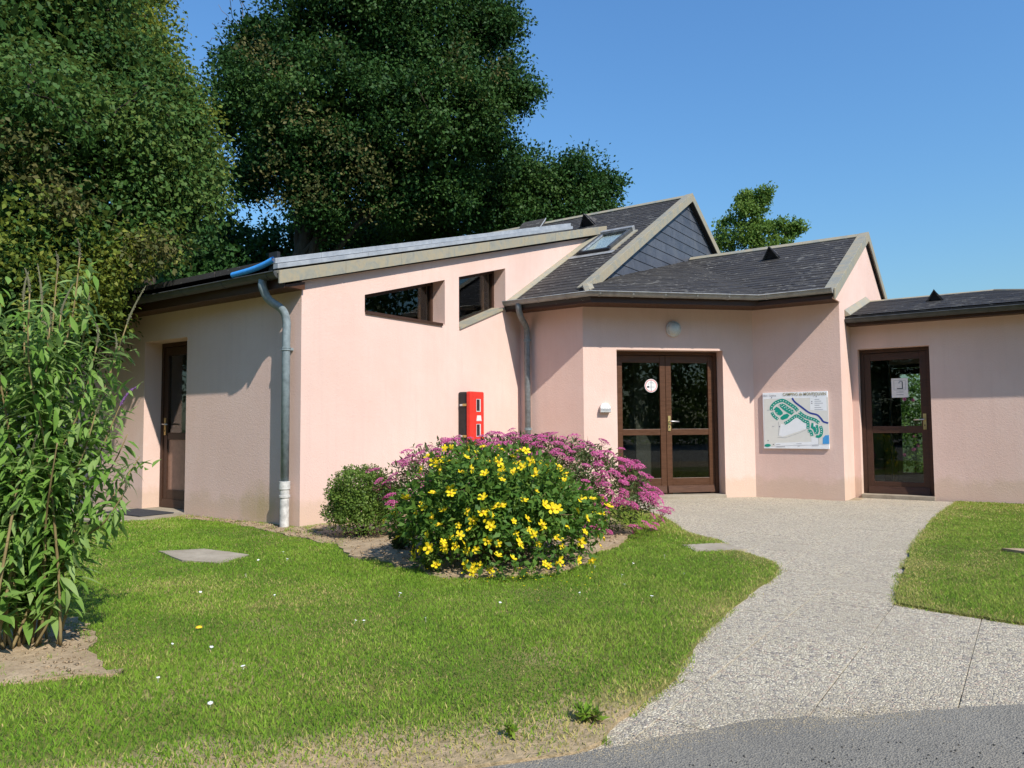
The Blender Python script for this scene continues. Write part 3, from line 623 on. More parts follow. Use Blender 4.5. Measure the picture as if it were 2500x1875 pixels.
# gutters: half round, swept along a mitred line
def gutter(pts, r, zr, m, joints, closed_ends=(True, True)):
    k = 10; rings = []; P = [Vector((x,y,zr)) for x,y in pts]; n = len(P)
    for i in range(n):
        d0 = (P[i]-P[i-1]).normalized() if i else (P[1]-P[0]).normalized(); d1 = (P[i+1]-P[i]).normalized() if i < n-1 else d0
        t = (d0+d1).normalized(); sd = Vector((t.y,-t.x,0)); sd /= max(.3, sd.dot(Vector((d0.y,-d0.x,0))))
        prof = [(math.cos(math.pi*j/k)*r, -math.sin(math.pi*j/k)*r) for j in range(k+1)]
        prof = [(r+.010,.004),(r+.010,-.012)]+prof+[(-r+.004,0)]+[(math.cos(math.pi*j/k)*(r-.004), -math.sin(math.pi*j/k)*(r-.004)) for j in range(k,-1,-1)]+[(r-.004,.004)]
        rings.append([P[i]+sd*a+Vector((0,0,b)) for a,b in prof])
    L = len(rings[0]); mb = MB(); mb.add([p for r0 in rings for p in r0], [(i*L+j, i*L+(j+1)%L, (i+1)*L+(j+1)%L, (i+1)*L+j) for i in range(n-1) for j in range(L)])
    o = mb.build('gutter', m, B, True)
    me = MB()
    for end, d in ((P[0], 0), (P[-1], 1)):
        dd = ((P[1]-P[0]) if d == 0 else (P[-1]-P[-2])).normalized(); sd = Vector((dd.y,-dd.x,0)); c = end
        arc = [c+sd*math.cos(math.pi*j/k)*(r+.002)+Vector((0,0,-math.sin(math.pi*j/k)*(r+.002))) for j in range(k+1)]
        me.prism([p-dd*.003 for p in arc], [p+dd*.003 for p in arc])
    me.build('gutter_end', m, o)
    for i in range(n-1):
        Ls = (P[i+1]-P[i]).length; d = (P[i+1]-P[i]).normalized(); sd = Vector((d.y,-d.x,0)); t = .12
        while t < Ls-.05:
            c = P[i]+d*t; b = MB()
            arc = [(math.cos(math.pi*j/k), -math.sin(math.pi*j/k)) for j in range(k+1)]
            lo = [c+sd*a*(r+.005)+Vector((0,0,z*(r+.005))) for a,z in arc]+[c+sd*a*(r+.001)+Vector((0,0,z*(r+.001))) for a,z in arc[::-1]]
            b.prism([p-d*.012 for p in lo], [p+d*.012 for p in lo]); b.build('gutter_bracket', m, o); t += joints
    return o
gutter([(.03,3.635),(1.436,3.635),(3.146,5.345),(4.12,5.345)], .062, 2.835, M['zinc'], .46)
gutter([(-9.2,-.335),(.055,-.335)], .065, 2.605, M['darkzinc'], .75)
gutter([(4.10,6.265),(7.6,6.265)], .06, 2.53, M['darkzinc'], .55)
# fascia boards and soffits
def board(pts, m=M['soffit'], name='soffit'):
    mb = MB(); mb.prism(pts[0], pts[1]); return mb.build(name, m, B)
def flat(poly, z0, z1, name='soffit', m=None):
    board([[(x,y,z0) for x,y in poly], [(x,y,z1) for x,y in poly]], m or M['soffit'], name)
flat([(.01,3.70),(1.41,3.70),(1.07,4.058),(.01,4.058)], 2.72, 2.735)
flat([(1.412,3.70),(3.12,5.408),(2.888,5.878),(1.072,4.062)], 2.7215, 2.7365)
flat([(3.122,5.41),(4.085,5.41),(4.085,5.878),(2.892,5.878)], 2.72, 2.735)
flat([(.01,3.685),(1.418,3.685),(1.41,3.70),(.01,3.70)], 2.70, 2.80, 'fascia_board', M['wood'])
flat([(1.418,3.685),(3.128,5.395),(3.12,5.408),(1.41,3.70)], 2.70, 2.82, 'fascia_board', M['wood'])
flat([(3.128,5.395),(4.10,5.395),(4.10,5.41),(3.122,5.41)], 2.70, 2.76, 'fascia_board', M['wood'])
flat([(-9,-.26),(-.0,-.26),(-.0,-.003),(-9,-.003)], 2.475, 2.49)
flat([(-9,-.275),(.06,-.275),(.06,-.26),(-9,-.26)], 2.46, 2.585, 'fascia_board', M['wood'])
flat([(4.095,6.335),(7.5,6.335),(7.5,6.598),(4.095,6.598)], 2.45, 2.465)
flat([(4.095,6.32),(7.5,6.32),(7.5,6.335),(4.095,6.335)], 2.435, 2.56, 'fascia_board', M['wood'])
mb = MB(); mb.prism([(0.0,-.25,2.475),(0.0,.0,2.475),(0,.0,2.56),(0,-.25,2.49)], [(.05,-.25,2.475),(.05,.0,2.475),(.05,.0,2.56),(.05,-.25,2.49)]); mb.build('purlin_end', M['frame'], B)
mb = MB(); mb.prism([(4.088,5.42,2.72),(4.088,5.878,2.72),(4.088,5.878,2.93),(4.088,5.42,2.74)], [(4.11,5.42,2.72),(4.11,5.878,2.72),(4.11,5.878,2.93),(4.11,5.42,2.74)]); mb.build('eave_end_board', M['stucco'], B)
# downpipes
def downpipe(pts, r, m, low=None, clips=()):
    mb = MB(); mb.tube(pts, r, 14); o = mb.build('downpipe', m, B, True)
    for z in clips:
        c = MB(); x, y = pts[-1][:2]; c.lathe((x,y,z-.02), (0,0,1), [(r+.001,0),(r+.009,.004),(r+.009,.018),(r+.002,.022),(r+.008,.026),(r+.008,.038),(r+.001,.04)], 14); c.box((x-.012,y,z-.01),(x+.012,y+.1,z+.015)); c.build('pipe_clip', M['pipe'], o)
    if low:
        c = MB(); x, y = pts[-1][:2]; c.lathe((x,y,low), (0,0,-1), [(r+.004,-.03),(r+.014,-.028),(r+.014,.05),(r+.006,.06),(r+.005,.11),(r+.013,.112),(r+.013,.135),(r+.004,.14),(r+.004,low+.05)], 24); c.build('pipe_boot', M['boot'], o)
    return o
def bend(pts, k=5): return smooth_line(pts, k)
px, py = -.135, -.085
downpipe(bend([(-.20,-.335,2.56),(-.20,-.335,2.48),(-.185,-.27,2.36),(-.15,-.13,2.27),(px,py,2.16),(px,py,2.0)])+[(px,py,.42)], 0.043, M['pipe'], .46, (1.86,))
downpipe(bend([(.27,3.635,2.79),(.27,3.635,2.72),(.25,3.72,2.61),(.20,3.92,2.50),(.185,3.975,2.40),(.185,3.975,2.3)])+[(.185,3.975,.0)], .044, M['pipe2'], None, (2.30,1.0))

# --- windows
def inset(poly, d):
    n = len(poly); out = []
    for i in range(n):
        p0, p1, p2 = (Vector(poly[(i+k-1)%n]) for k in range(3))
        a = (p1-p0).normalized(); b = (p2-p1).normalized(); na = Vector((-a.y,a.x)); nb = Vector((-b.y,b.x))
        bis = (na+nb).normalized(); out.append(tuple(p1+bis*d/max(.2,bis.dot(na))))
    return out
for w, mull in ((W1, None), (W2, None)):
    wd = link('window_frame', slab(ccw(w), [inset(ccw(w), .045)], lambda a,b: (-.205,a,b), lambda a,b: (-.265,a,b)), M['wood'], B)
    i2 = inset(ccw(w), .046); gm = MB(); gm.prism([(-.232,a,b) for a,b in i2], [(-.238,a,b) for a,b in i2]); gm.build('pane', M['glass'], wd)
    bl = sorted(w[:2]); (ya, za), (yb, zb_) = bl[0], bl[1]
    sm = MB(); sm.prism([(-.20,ya+.004,za+.030),(.022,ya+.004,za+.012),(.022,ya+.004,za-.022),(-.20,ya+.004,za+.002)], [(-.20,yb-.06,zb_+.028),(.022,yb-.06,zb_+.010),(.022,yb-.06,zb_-.024),(-.20,yb-.06,zb_+.000)]); sm.build('window_sill', M['wood'] if w is W1 else M['verge'], B)
    hm = MB(); yh = w[1][0]-.22; hm.box((-.262,yh-.02,max(za,zb_-.2)+.05),(-.24,yh+.02,w[2][1]-.12)); hm.build('window_stile', M['frame'], wd)

# --- doors (frame function f(t, d, z) maps into the wall)
def door(fr, t0, t1, ztop, leaves, d, panel_low=False, zmid=(.90,.99), zbot=(.05,.27), handle=None, m=None, sill=True, hd=1):
    m = m or M['frame']
    mb = MB(); w = .05
    mb.box((t0,d-.012,.03),(t0+w,d+.065,ztop),fr); mb.box((t1-w,d-.012,.03),(t1,d+.065,ztop),fr); mb.box((t0+w,d-.012,ztop-w),(t1-w,d+.065,ztop),fr)
    root = mb.build('door_frame', m, B)
    for (a, b) in leaves:
        s = .085
        l = MB(); l.box((a,d,.04),(a+s,d+.05,ztop-w-.005),fr); l.box((b-s,d,.04),(b,d+.05,ztop-w-.005),fr)
        lf = l.build('door', m, B, bevel=.004)
        for z0, z1, pr in ((ztop-w-.11,ztop-w-.005,.003),(zmid[0],zmid[1],.006),(zbot[0],zbot[1],.003)):
            r = MB(); r.box((a+s,d+pr,z0),(b-s,d+.05-pr,z1),fr); r.build('rail', m, lf, bevel=.004)
        dr = MB(); dr.prism([fr(a+.01,d-.028,zbot[0]),fr(b-.01,d-.028,zbot[0]),fr(b-.01,d,zbot[0]),fr(a+.01,d,zbot[0])], [fr(a+.01,d-.012,zbot[0]+.10),fr(b-.01,d-.012,zbot[0]+.10),fr(b-.01,d,zbot[0]+.10),fr(a+.01,d,zbot[0]+.10)]); dr.build('weather_board', m, lf)
        for z0, z1, low in ((zbot[1],zmid[0],True),(zmid[1],ztop-w-.11,False)):
            p = MB(); p.box((a+s-.005,d+.020,z0-.005),(b-s+.005,d+.026,z1+.005),fr); p.build('panel' if (low and panel_low) else 'pane', M['pinkreflect'] if (low and panel_low) else M['glass'], lf)
    if handle is not None:
        hb = MB(); hb.box((handle-.02,d-.012,.96),(handle+.02,d-.001,1.18),fr); h = hb.build('handle_plate', M['brass'], lf)
        lv = MB(); lv.tube([fr(handle,d-.01,1.10),fr(handle,d-.05,1.10),fr(handle+.02*hd,d-.055,1.10),fr(handle+.13*hd,d-.055,1.095)], .009, 8); lv.build('lever', M['chrome'], h, True)
        kh = MB(); kh.box((handle-.006,d-.0145,1.005),(handle+.006,d-.0135,1.03),fr); kh.build('keyhole', M['black'], h)
    if sill:
        sb = MB(); sb.box((t0-.01,-.035,-.02),(t1+.01,d+.08,.045),fr); sb.build('threshold', M['conc'], B, bevel=.006)
    return root
door(dg, .50, 2.09, 2.115, [(.55,1.293),(1.297,2.04)], .20, handle=1.34, hd=1, zbot=(.07,.28))
door(lambda t,d,z: (t,6.6+d,z), 4.185, 5.085, 2.115, [(4.235,5.035)], .15, handle=4.99, hd=-1, zbot=(.05,.22), zmid=(.91,1.01), m=M['wood'])
door(lambda t,d,z: (t,0+d,z), -2.995, -2.075, 2.135, [(-2.945,-2.125)], .235, panel_low=True, handle=-2.90, hd=1, zbot=(.05,.27), m=M['wood'])
door(lambda t,d,z: (t,9.3-d,z), 4.255, 4.915, 2.045, [(4.305,4.865)], .12, zbot=(.05,.22), zmid=(.93,.98), m=M['wood'])

# --- skylight and roof vents
o_, e_, s_, n_ = plane_frame((0,3.66,ms(3.66)), (1,0,0), (0,1,ML))
RF = lambda a, b, h: o_+e_*a+s_*b+n_*h
k_ = math.sqrt(1+ML*ML); vb0, vb1 = (5.50-3.66)*k_, (6.30-3.66)*k_
mb = MB(); xa, xb = .22, .80
mb.box((xa,vb0,.0),(xa+.06,vb1,.085),RF); mb.box((xb-.06,vb0,.0),(xb,vb1,.085),RF); mb.box((xa+.06,vb1-.08,.0),(xb-.06,vb1,.09),RF)
skyl = mb.build('skylight', M['darkzinc'], B, bevel=.006)
mb = MB(); mb.box((xa-.01,vb0-.07,.0),(xb+.01,vb0,.075),RF); mb.build('lower_frame', M['black'], skyl, bevel=.006)
mb = MB(); mb.box((xa-.015,vb1,.0),(xb+.015,vb1+.10,.105),RF); mb.build('top_cover', M['zinc'], skyl, bevel=.008)
mb = MB(); mb.box((xb+.001,vb0-.06,.0),(xb+.075,vb1+.06,.03),RF); mb.build('side_flashing', M['verge'], skyl)
mb = MB(); mb.box((xa-.12,vb0-.20,.019),(xb+.1,vb0-.07,.028),RF); mb.build('apron_flashing', M['zinc'], skyl)
mb = MB(); mb.box((xa+.06,vb0,.045),(xb-.06,vb1-.08,.055),RF); mb.build('pane', M['glass'], skyl)
mb = MB(); mb.box((xa+.055,vb0+.004,.028),(xb-.055,vb1-.085,.038),RF); mb.build('blind', M['boardwhite'], skyl)
mb = MB(); mb.box((xa+.055,vb0+.004,.056),(xa+.078,vb1-.09,.082),RF); mb.build('rail', M['chrome'], skyl)
def tri_vent(c, e, s, n, w, h, ln):
    c, e, s, n = Vector(c), Vector(e).normalized(), Vector(s).normalized(), Vector(n).normalized()
    a, b, t, q = c-e*w/2, c+e*w/2, c+n*h, c+s*ln
    mb = MB(); d = s*-.03
    mb.prism([a+d-n*.01, t+d+n*.02, q+n*.01], [a+d-n*.03+e*.012, t+d-n*.005, q-n*.02]); mb.prism([b+d-n*.01, q+n*.01, t+d+n*.02], [b+d-n*.03-e*.012, q-n*.02, t+d-n*.005])
    o = mb.build('roof_vent', M['slate'], B); set_tint(o.data, [.5]*len(o.data.vertices))
    g_ = MB(); g_.prism([a+s*.02, b+s*.02, t+s*.02], [a+s*.03, b+s*.03, t+s*.03]); g_.build('vent_grille', M['black'], o)
nm = lambda g_: Vector((0,-g_,1))
tri_vent((-.56,7.2,ms(7.2)+.015), (1,0,0), (0,1,ML), nm(ML), .34, .24, .42)
tri_vent((2.79,7.33,rs(7.33)+.015), (1,0,0), (0,1,.491), nm(.491), .30, .21, .42)
tri_vent((5.13,7.18,an(7.18)+.015), (1,0,0), (0,1,AN), nm(AN), .23, .15, .38)
mb = MB(); hb0 = (7.72-3.66)*k_; arc = [(hb0,.0),(hb0,.03),(hb0+.10,.08),(hb0+.22,.115),(hb0+.34,.12),(hb0+.34,.0)]
mb.prism([RF(-2.50,b,h) for b,h in arc], [RF(-1.98,b,h) for b,h in arc]); o = mb.build('roof_hood', M['slate'], B); set_tint(o.data, [.9]*len(o.data.vertices))
strip('hood_edge', [(-1.975,7.72,ms(7.72)),(-1.975,7.97,ms(7.72)+.26)], [(0,0,0),(.012,0,0),(.012,0,.03),(0,0,.03)], M['trim'], seg=2)

# ------------------------------------------------------------------ fittings on the walls
def cab():
    r = empty('extinguisher_cabinet', (0.002,2.59,.80)); tag(r, 'narrow red and black plastic fire extinguisher cabinet fixed to pink wall', 'cabinet')
    L = lambda x,y,z: (x,y,z)
    def cbox(a, b, nm_, m, bev): 
        mb = MB(); mb.box(a, b); return mb.build(nm_, m, r, bevel=bev)
    cbox((0,0,0),(.135,.30,.70),'body',M['black'],.02)
    f = cbox((.137,-.004,-.004),(.205,.304,.704),'front_cover',M['red'],.018)
    for z0, z1 in ((.45,.60),(.12,.27)):
        mb = MB(); mb.box((.2052,.128,z0-.012),(.2066,.222,z1+.006)); mb.build('slot_frame', M['grey'], f)
        mb = MB(); mb.box((.2067,.135,z0),(.2075,.198,z1)); mb.build('slot', M['black'], f)
    mb = MB(); mb.prism([(.2055,.128,.315),(.2055,.24,.315),(.2055,.226,.39),(.2055,.142,.39)], [(.207,.128,.315),(.207,.24,.315),(.207,.226,.39),(.207,.142,.39)]); lab = mb.build('label', M['grey'], f)
    for y in (.15,.19): 
        mb = MB(); mb.box((.2071,y,.322),(.2078,y+.026,.384)); mb.build('label_mark', M['white'], lab)
    for z in (.10,.51):
        mb = MB(); mb.box((.085,-.016,z),(.150,-.004,z+.032)); la = mb.build('latch', M['brass'], r, bevel=.004)
        mb = MB(); mb.box((.035,-.012,z+.002),(.087,-.002,z+.028)); mb.build('latch_hook', M['grey'], la, bevel=.004)
    for z in (.10,.15,.50,.55):
        mb = MB(); mb.box((.14,.303,z),(.16,.318,z+.02)); mb.build('hinge', M['red'], r)
cab()
def sign():
    r = empty('map_board', (3.47,5.85,.70)); tag(r, 'white campsite map board with green pitches and blue river on pink wall', 'sign')
    w, h = .89, .80; F0 = (3.025, .70)
    zx = lambda x, y: ((x-190-(y-275)/1160*40)/(1390-(y-275)/1160*12), 1-(y-275+60*((x-190)/1390)*(1-(y-275)/1160))/(1160+62*((x-190)/1390)))
    y0 = 5.85
    mb = MB(); mb.box((0,0,0),(w,.024,h)); me = mb
    o = me.build('board', M['boardwhite'], r, bevel=.003); o.location = (F0[0]-3.47, y0-5.85, 0)
    def P(x, y, lay): u, v = zx(x, y); return (F0[0]+u*w-3.47, -.001-.0007*lay, v*h)
    def poly(pts, lay, m, nm_, par=None):
        mb = MB(); q = [P(x,y,lay) for x,y in pts]; q2 = [(a,b+.0006,c) for a,b,c in q]; mb.prism(q2, q); return mb.build(nm_, M[m], r)
    def band(pts, wd, lay, m, nm_, sm=True):
        pts = smooth_line(pts, 5) if sm else pts; Lf, Rt = [], []
        for i in range(len(pts)):
            a = np.array(pts[max(0,i-1)]); b = np.array(pts[min(len(pts)-1,i+1)]); d = (b-a)/np.linalg.norm(b-a); nn = np.array([-d[1],d[0]])*wd/2
            Lf.append(tuple(np.array(pts[i])+nn)); Rt.append(tuple(np.array(pts[i])-nn))
        mb = MB(); k = len(pts); mb.add([P(*p,lay) for p in Lf]+[P(*p,lay) for p in Rt], [(i,i+1,k+i+1,k+i) for i in range(k-1)]); return mb.build(nm_, M[m], r)
    poly([(225,400),(1585,350),(1612,1385),(245,1400)], 1, 'board', 'map_ground')
    poly([(600,930),(700,950),(860,820),(960,810),(1140,910),(1150,1040),(640,1200),(560,1170)], 2, 'boardwhite', 'map_field')
    poly([(1215,360),(1550,345),(1560,650),(1220,640)], 2, 'boardwhite', 'map_legend')
    poly([(480,1330),(1300,1330),(1310,1395),(480,1395)], 2, 'boardwhite', 'map_strip')
    poly([(1240,1230),(1390,1240),(1390,1390),(1250,1390)], 2.2, 'boardwhite', 'map_car_park')
    G_ = lambda p, wd: band(p, wd, 3, 'mapgreen', 'map_pitches')
    G_([(390,640),(400,560),(480,480),(600,430),(680,440),(800,510),(900,580),(960,650)], 70)
    G_([(400,680),(450,760),(540,830)], 60)
    G_([(680,920),(760,880),(850,810),(930,760),(1010,800),(1110,880),(1170,900),(1175,1040)], 66)
    G_([(990,680),(1090,760),(1200,810),(1320,850),(1400,920)], 66)
    G_([(1430,990),(1455,1080),(1440,1180),(1390,1220),(1340,1205)], 60)
    G_([(1170,1090),(1230,1100),(1260,1200)], 62)
    for pl in ([(440,620),(500,560),(560,590),(640,680),(640,720),(570,760),(500,710)],[(545,530),(610,490),(680,510),(760,570),(860,630),(890,680),(830,740),(740,690),(640,620)],[(590,790),(660,730),(740,710),(785,750),(740,810),(640,845),(595,830)],[(1250,910),(1300,930),(1290,980),(1380,960),(1400,1100),(1380,1160),(1320,1165),(1280,1060),(1230,1020)]):
        poly(pl, 3, 'mapgreen', 'map_pitches')
    poly([(1290,930),(1320,930),(1330,990),(1290,1000)], 4, 'boardwhite', 'map_block')
    dots = MB()
    for pts, n_ in (([(390,640),(400,560),(480,480),(600,430),(680,440),(800,510),(900,580),(960,650)],13),([(680,920),(850,810),(930,760),(1010,800),(1110,880),(1170,900),(1175,1040)],13),([(990,680),(1090,760),(1200,810),(1320,850),(1400,920)],9),([(410,690),(450,760),(530,820)],4),([(560,540),(640,560),(740,620),(840,680)],6),([(600,500),(700,560),(800,610),(870,680)],6),([(460,640),(520,700),(560,750)],3),([(1330,1000),(1360,1080),(1330,1140)],4),([(1180,1095),(1235,1115),(1245,1180)],3),([(1440,1010),(1455,1080),(1440,1160)],4)):
        A = np.array(pts, float); L = np.r_[0, np.cumsum(np.linalg.norm(np.diff(A,axis=0),axis=1))]
        for s0 in np.linspace(.03,.97,n_)*L[-1]:
            x = np.interp(s0, L, A[:,0]); y = np.interp(s0, L, A[:,1]); dots.add([P(x-10,y-8,4),P(x+10,y-8,4),P(x+10,y+8,4),P(x-10,y+8,4)], [(0,1,2,3)])
    dots.build('map_dots', M['boardwhite'], r)
    band([(840,375),(900,460),(1040,570),(1200,690),(1360,740),(1440,820),(1490,890),(1590,925)], 36, 3, 'mapblue', 'map_river')
    poly([(1480,1250),(1530,1195),(1603,1190),(1608,1385),(1475,1385)], 3, 'mappond', 'map_pond')
    poly([(315+68*math.cos(a),1375+32*math.sin(a)) for a in np.linspace(0,2*math.pi,20)[:-1]], 3, 'mapgreen', 'map_oval')
    for i, y in enumerate((400,440,485,530,580,625)): band([(1310,y),(1410+((i*37)%110),y-3)], 9, 3.5, 'mapgrey', 'map_legend_line', False)
    for x0,x1,y in ((500,590,1363),(930,1040,1362),(500,690,1413),(960,1010,1413),(1260,1400,1411),(300,340,635),(410,460,975)): band([(x0,y),(x1,y)], 8, 3.5, 'mapgrey', 'map_note_line', False)
    for x, y in ((1255,445),(1255,488),(395,372),(1345,340),(323,1275),(572,985),(440,1360)): poly([(x-9,y-9),(x+9,y-9),(x+9,y+9),(x-9,y+9)], 3.6, 'mapdark', 'map_mark')
    band([(545,880),(560,1000),(545,1180)], 5, 2.6, 'mapgrey', 'map_road'); band([(530,1210),(700,1225),(1000,1125),(1140,1060)], 5, 2.6, 'mapgrey', 'map_road', False); band([(1392,1240),(1392,1390)], 5, 3.5, 'mapgrey', 'map_road', False)
    for txt, x0, x1, y0_, hgt, m in (('CAMPING de MONTJOUVIN',640,1545,325,78,'maptext'),('Illiers - Combray',215,495,345,44,'mapgrey')):
        cu = bpy.data.curves.new('txt','FONT'); cu.body = txt; cu.offset = .018; to = bpy.data.objects.new('txt', cu); COL.objects.link(to); bpy.context.view_layer.update()
        me = bpy.data.meshes.new_from_object(to.evaluated_get(bpy.context.evaluated_depsgraph_get())); bpy.data.objects.remove(to)
        co = np.array([v.co[:] for v in me.vertices]); mn, mx_ = co.min(0), co.max(0)
        a = P(x0,y0_,4); b = P(x1,y0_-22 if m=='maptext' else y0_-8,4); hh = hgt/1160*h
        for v in me.vertices:
            fx = (v.co.x-mn[0])/(mx_[0]-mn[0]); fz = (v.co.y)/(.7); v.co = (a[0]+(b[0]-a[0])*fx, a[1], a[2]+(b[2]-a[2])*fx+fz*hh*.72)
        link('lettering', me, M[m], r)
    for o in r.children:
        if o.name.split('.')[0] != 'board': pass
sign()
# lamp above the double door
lc = dg(1.345,0,2.425); ln = (S2,-S2,0)
r = empty('bulkhead_lamp', lc); tag(r, 'round frosted glass bulkhead lamp on wall above the double door', 'lamp')
mb = MB(); mb.lathe((0,0,0), ln, [(.11,0),(.115,.012),(.112,.034),(.10,.042)], 28); mb.build('base_ring', M['grey'], r, True)
mb = MB(); mb.lathe((0,0,0), ln, [(.099,.036),(.097,.05),(.088,.072),(.068,.092),(.040,.104),(.012,.108)], 28); mb.build('glass_dome', M['lamp'], r, True)
for q in range(4):
    a = q*math.pi/2+.78; mb = MB(); p = Vector((S2*math.cos(a), S2*math.cos(a), math.sin(a)))*.104; mb.lathe(p+Vector(ln)*.036, ln, [(.008,0),(.008,.012),(.004,.014)], 8); mb.build('screw', M['chrome'], r)
# small wall box beside the double door
pc = dg(.30,0,1.225); r = empty('wall_ashtray', pc); tag(r, 'small ribbed white and silver wall box beside the double door', 'wall box')
fx = lambda t,d,z: (t*S2-d*S2, t*S2+d*S2, z)
mb = MB(); mb.box((-.075,-.07,0),(.075,-.002,.075),fx); bo = mb.build('body', M['chrome'], r, bevel=.006)
for z in (.015,.035,.055): 
    mb = MB(); mb.box((-.076,-.075,z-.005),(.076,-.0705,z+.005),fx); mb.build('rib', M['grey'], bo)
mb = MB(); P_ = [(.072*math.cos(a), .076+.062*math.sin(a)) for a in np.linspace(0,math.pi,12)]; mb.prism([fx(a,-.055,b) for a,b in P_], [fx(a,-.003,b) for a,b in P_]); mb.build('hood', M['white'], r)
# stickers and notices
def disc(fr, c, rad, d, m, nm_, par, k=28, ri=0):
    mb = MB()
    if ri: 
        A = [fr(c[0]+rad*math.cos(2*math.pi*i/k), d, c[1]+rad*math.sin(2*math.pi*i/k)) for i in range(k)]; Bq = [fr(c[0]+ri*math.cos(2*math.pi*i/k), d, c[1]+ri*math.sin(2*math.pi*i/k)) for i in range(k)]
        mb.add(A+Bq, [(i,(i+1)%k,k+(i+1)%k,k+i) for i in range(k)])
    else: mb.prism([fr(c[0]+rad*math.cos(2*math.pi*i/k), d+.001, c[1]+rad*math.sin(2*math.pi*i/k)) for i in range(k)], [fr(c[0]+rad*math.cos(2*math.pi*i/k), d, c[1]+rad*math.sin(2*math.pi*i/k)) for i in range(k)])
    return mb.build(nm_, m, par)
def rect(fr, t0, t1, z0, z1, d, m, nm_, par): mb = MB(); mb.prism([fr(t0,d+.0006,z0),fr(t1,d+.0006,z0),fr(t1,d+.0006,z1),fr(t0,d+.0006,z1)], [fr(t0,d,z0),fr(t1,d,z0),fr(t1,d,z1),fr(t0,d,z1)]); return mb.build(nm_, m, par)
def no_smoking(base, fr0, c, d, label):
    r = empty('no_smoking_sticker', fr0(c[0], d, c[1])); tag(r, label, 'sticker'); b = Vector(fr0(c[0], d, c[1])); fr = lambda t,q,z: Vector(fr0(t,q,z))-b
    disc(fr, c, .098, d, M['white'], 'disc', r); disc(fr, c, .090, d-.001, M['signred'], 'red_ring', r, ri=.078)
    rect(fr, c[0]-.062, c[0]-.03, c[1]-.03, c[1]-.005, d-.001, M['ink'], 'ember', r); mb = MB()
    rect(fr, c[0]-.03, c[0]+.055, c[1]-.008, c[1]-.004, d-.0011, M['mapgrey'], 'cigarette_edge', r); rect(fr, c[0]-.03, c[0]+.055, c[1]-.031, c[1]-.027, d-.0011, M['mapgrey'], 'cigarette_edge', r)
    rect(fr, c[0]-.006, c[0]+.006, c[1]-.078, c[1]+.078, d-.0016, M['mapgrey'], 'bar', r)
    mb = MB(); mb.tube([fr(c[0]-.045,d-.002,c[1]+.005),fr(c[0]-.035,d-.002,c[1]+.04),fr(c[0]+.02,d-.002,c[1]+.05),fr(c[0]+.035,d-.002,c[1]+.025)], .0025, 5); mb.build('smoke', M['mapgrey'], r)
no_smoking(B, dg, (1.08,1.62), .217, 'round no smoking sticker with red ring on double door glass')
no_smoking(B, lambda t,d,z: (t,d,z), (-2.275,1.55), .252, 'round no smoking sticker on the door of the low side wing')
f2 = lambda t,d,z: (t,6.6+d,z)
r = empty('paper_notice', f2(4.69,.166,1.55)); tag(r, 'white paper notice with black pictogram taped on single glazed door', 'notice'); bb = Vector(f2(4.69,.166,1.55)); fp = lambda t,d,z: Vector(f2(t,d,z))-bb
rect(fp, 4.585, 4.795, 1.415, 1.69, .166, M['white'], 'sheet', r)
for a,b,c_,e in ((4.615,4.765,1.655,1.659),(4.615,4.765,1.519,1.523),(4.615,4.619,1.523,1.655),(4.761,4.765,1.523,1.655)): rect(fp, a,b,c_,e, .1652, M['mapgrey'], 'outline', r)
rect(fp, 4.655,4.73,1.535,1.547,.165,M['ink'],'tray',r); rect(fp, 4.718,4.73,1.547,1.64,.165,M['ink'],'post',r)
mb = MB(); mb.tube([fp(4.724,.1645,1.638),fp(4.705,.1645,1.648),fp(4.685,.1645,1.635),fp(4.68,.1645,1.615)], .0035, 5); mb.build('shower_head', M['ink'], r)
for z in (1.488,1.452): rect(fp, 4.645,4.735,z,z+.008,.165,M['mapgrey'],'text_line',r)
r = rect(lambda t,d,z: (t,d,z), -2.33, -2.14, 1.12, 1.36, .250, M['white'], 'paper_notice', None); tag(r, 'plain white paper sheet stuck inside glass of side wing door', 'notice')
# blue hose in the gutter
mb = MB(); pts = smooth_line([(-.62,-.395,2.645),(-.45,-.39,2.655),(-.28,-.38,2.672),(-.12,-.37,2.70),(.0,-.36,2.735)], 6); mb.tube(pts, .030, 14, cap=False); mb.tube(pts[::-1], .024, 14, cap=False)
tag(mb.build('blue_hose', M['blue'], None, True), 'short length of bright blue plastic hose lying on roof gutter', 'hose')
# slabs on the ground
def stone(name, poly, z, label, m='conc'):
    p = ragged(poly, .06, .008, 31); mb = MB(); mb.prism([(x,y,-.02) for x,y in p], [(x,y,z) for x,y in p]); tag(mb.build(name, M[m]), label, 'slab')
stone('concrete_cover', [(.22,-1.64),(.44,-1.36),(1.02,-1.34),(1.15,-1.70),(.80,-1.78)], .026, 'flat grey concrete cover slab sunk in lawn before side wing')
stone('concrete_cover', [(3.73,.99),(3.98,1.28),(4.26,1.07),(3.95,.74)], .022, 'flat stone slab at lawn edge beside the gravel path')
stone('doorstep', [(-4.6,-.01),(-2.02,-.01),(-1.95,-.5),(-2.3,-.95),(-4.6,-.95)], .040, 'pale concrete doorstep in front of side wing door')
mb = MB(); mb.box((-2.95,-.50,.042),(-2.15,-.08,.056)); tag(mb.build('door_mat', M['mat_'], None, bevel=.004), 'dark door mat lying on concrete before side wing door', 'mat')

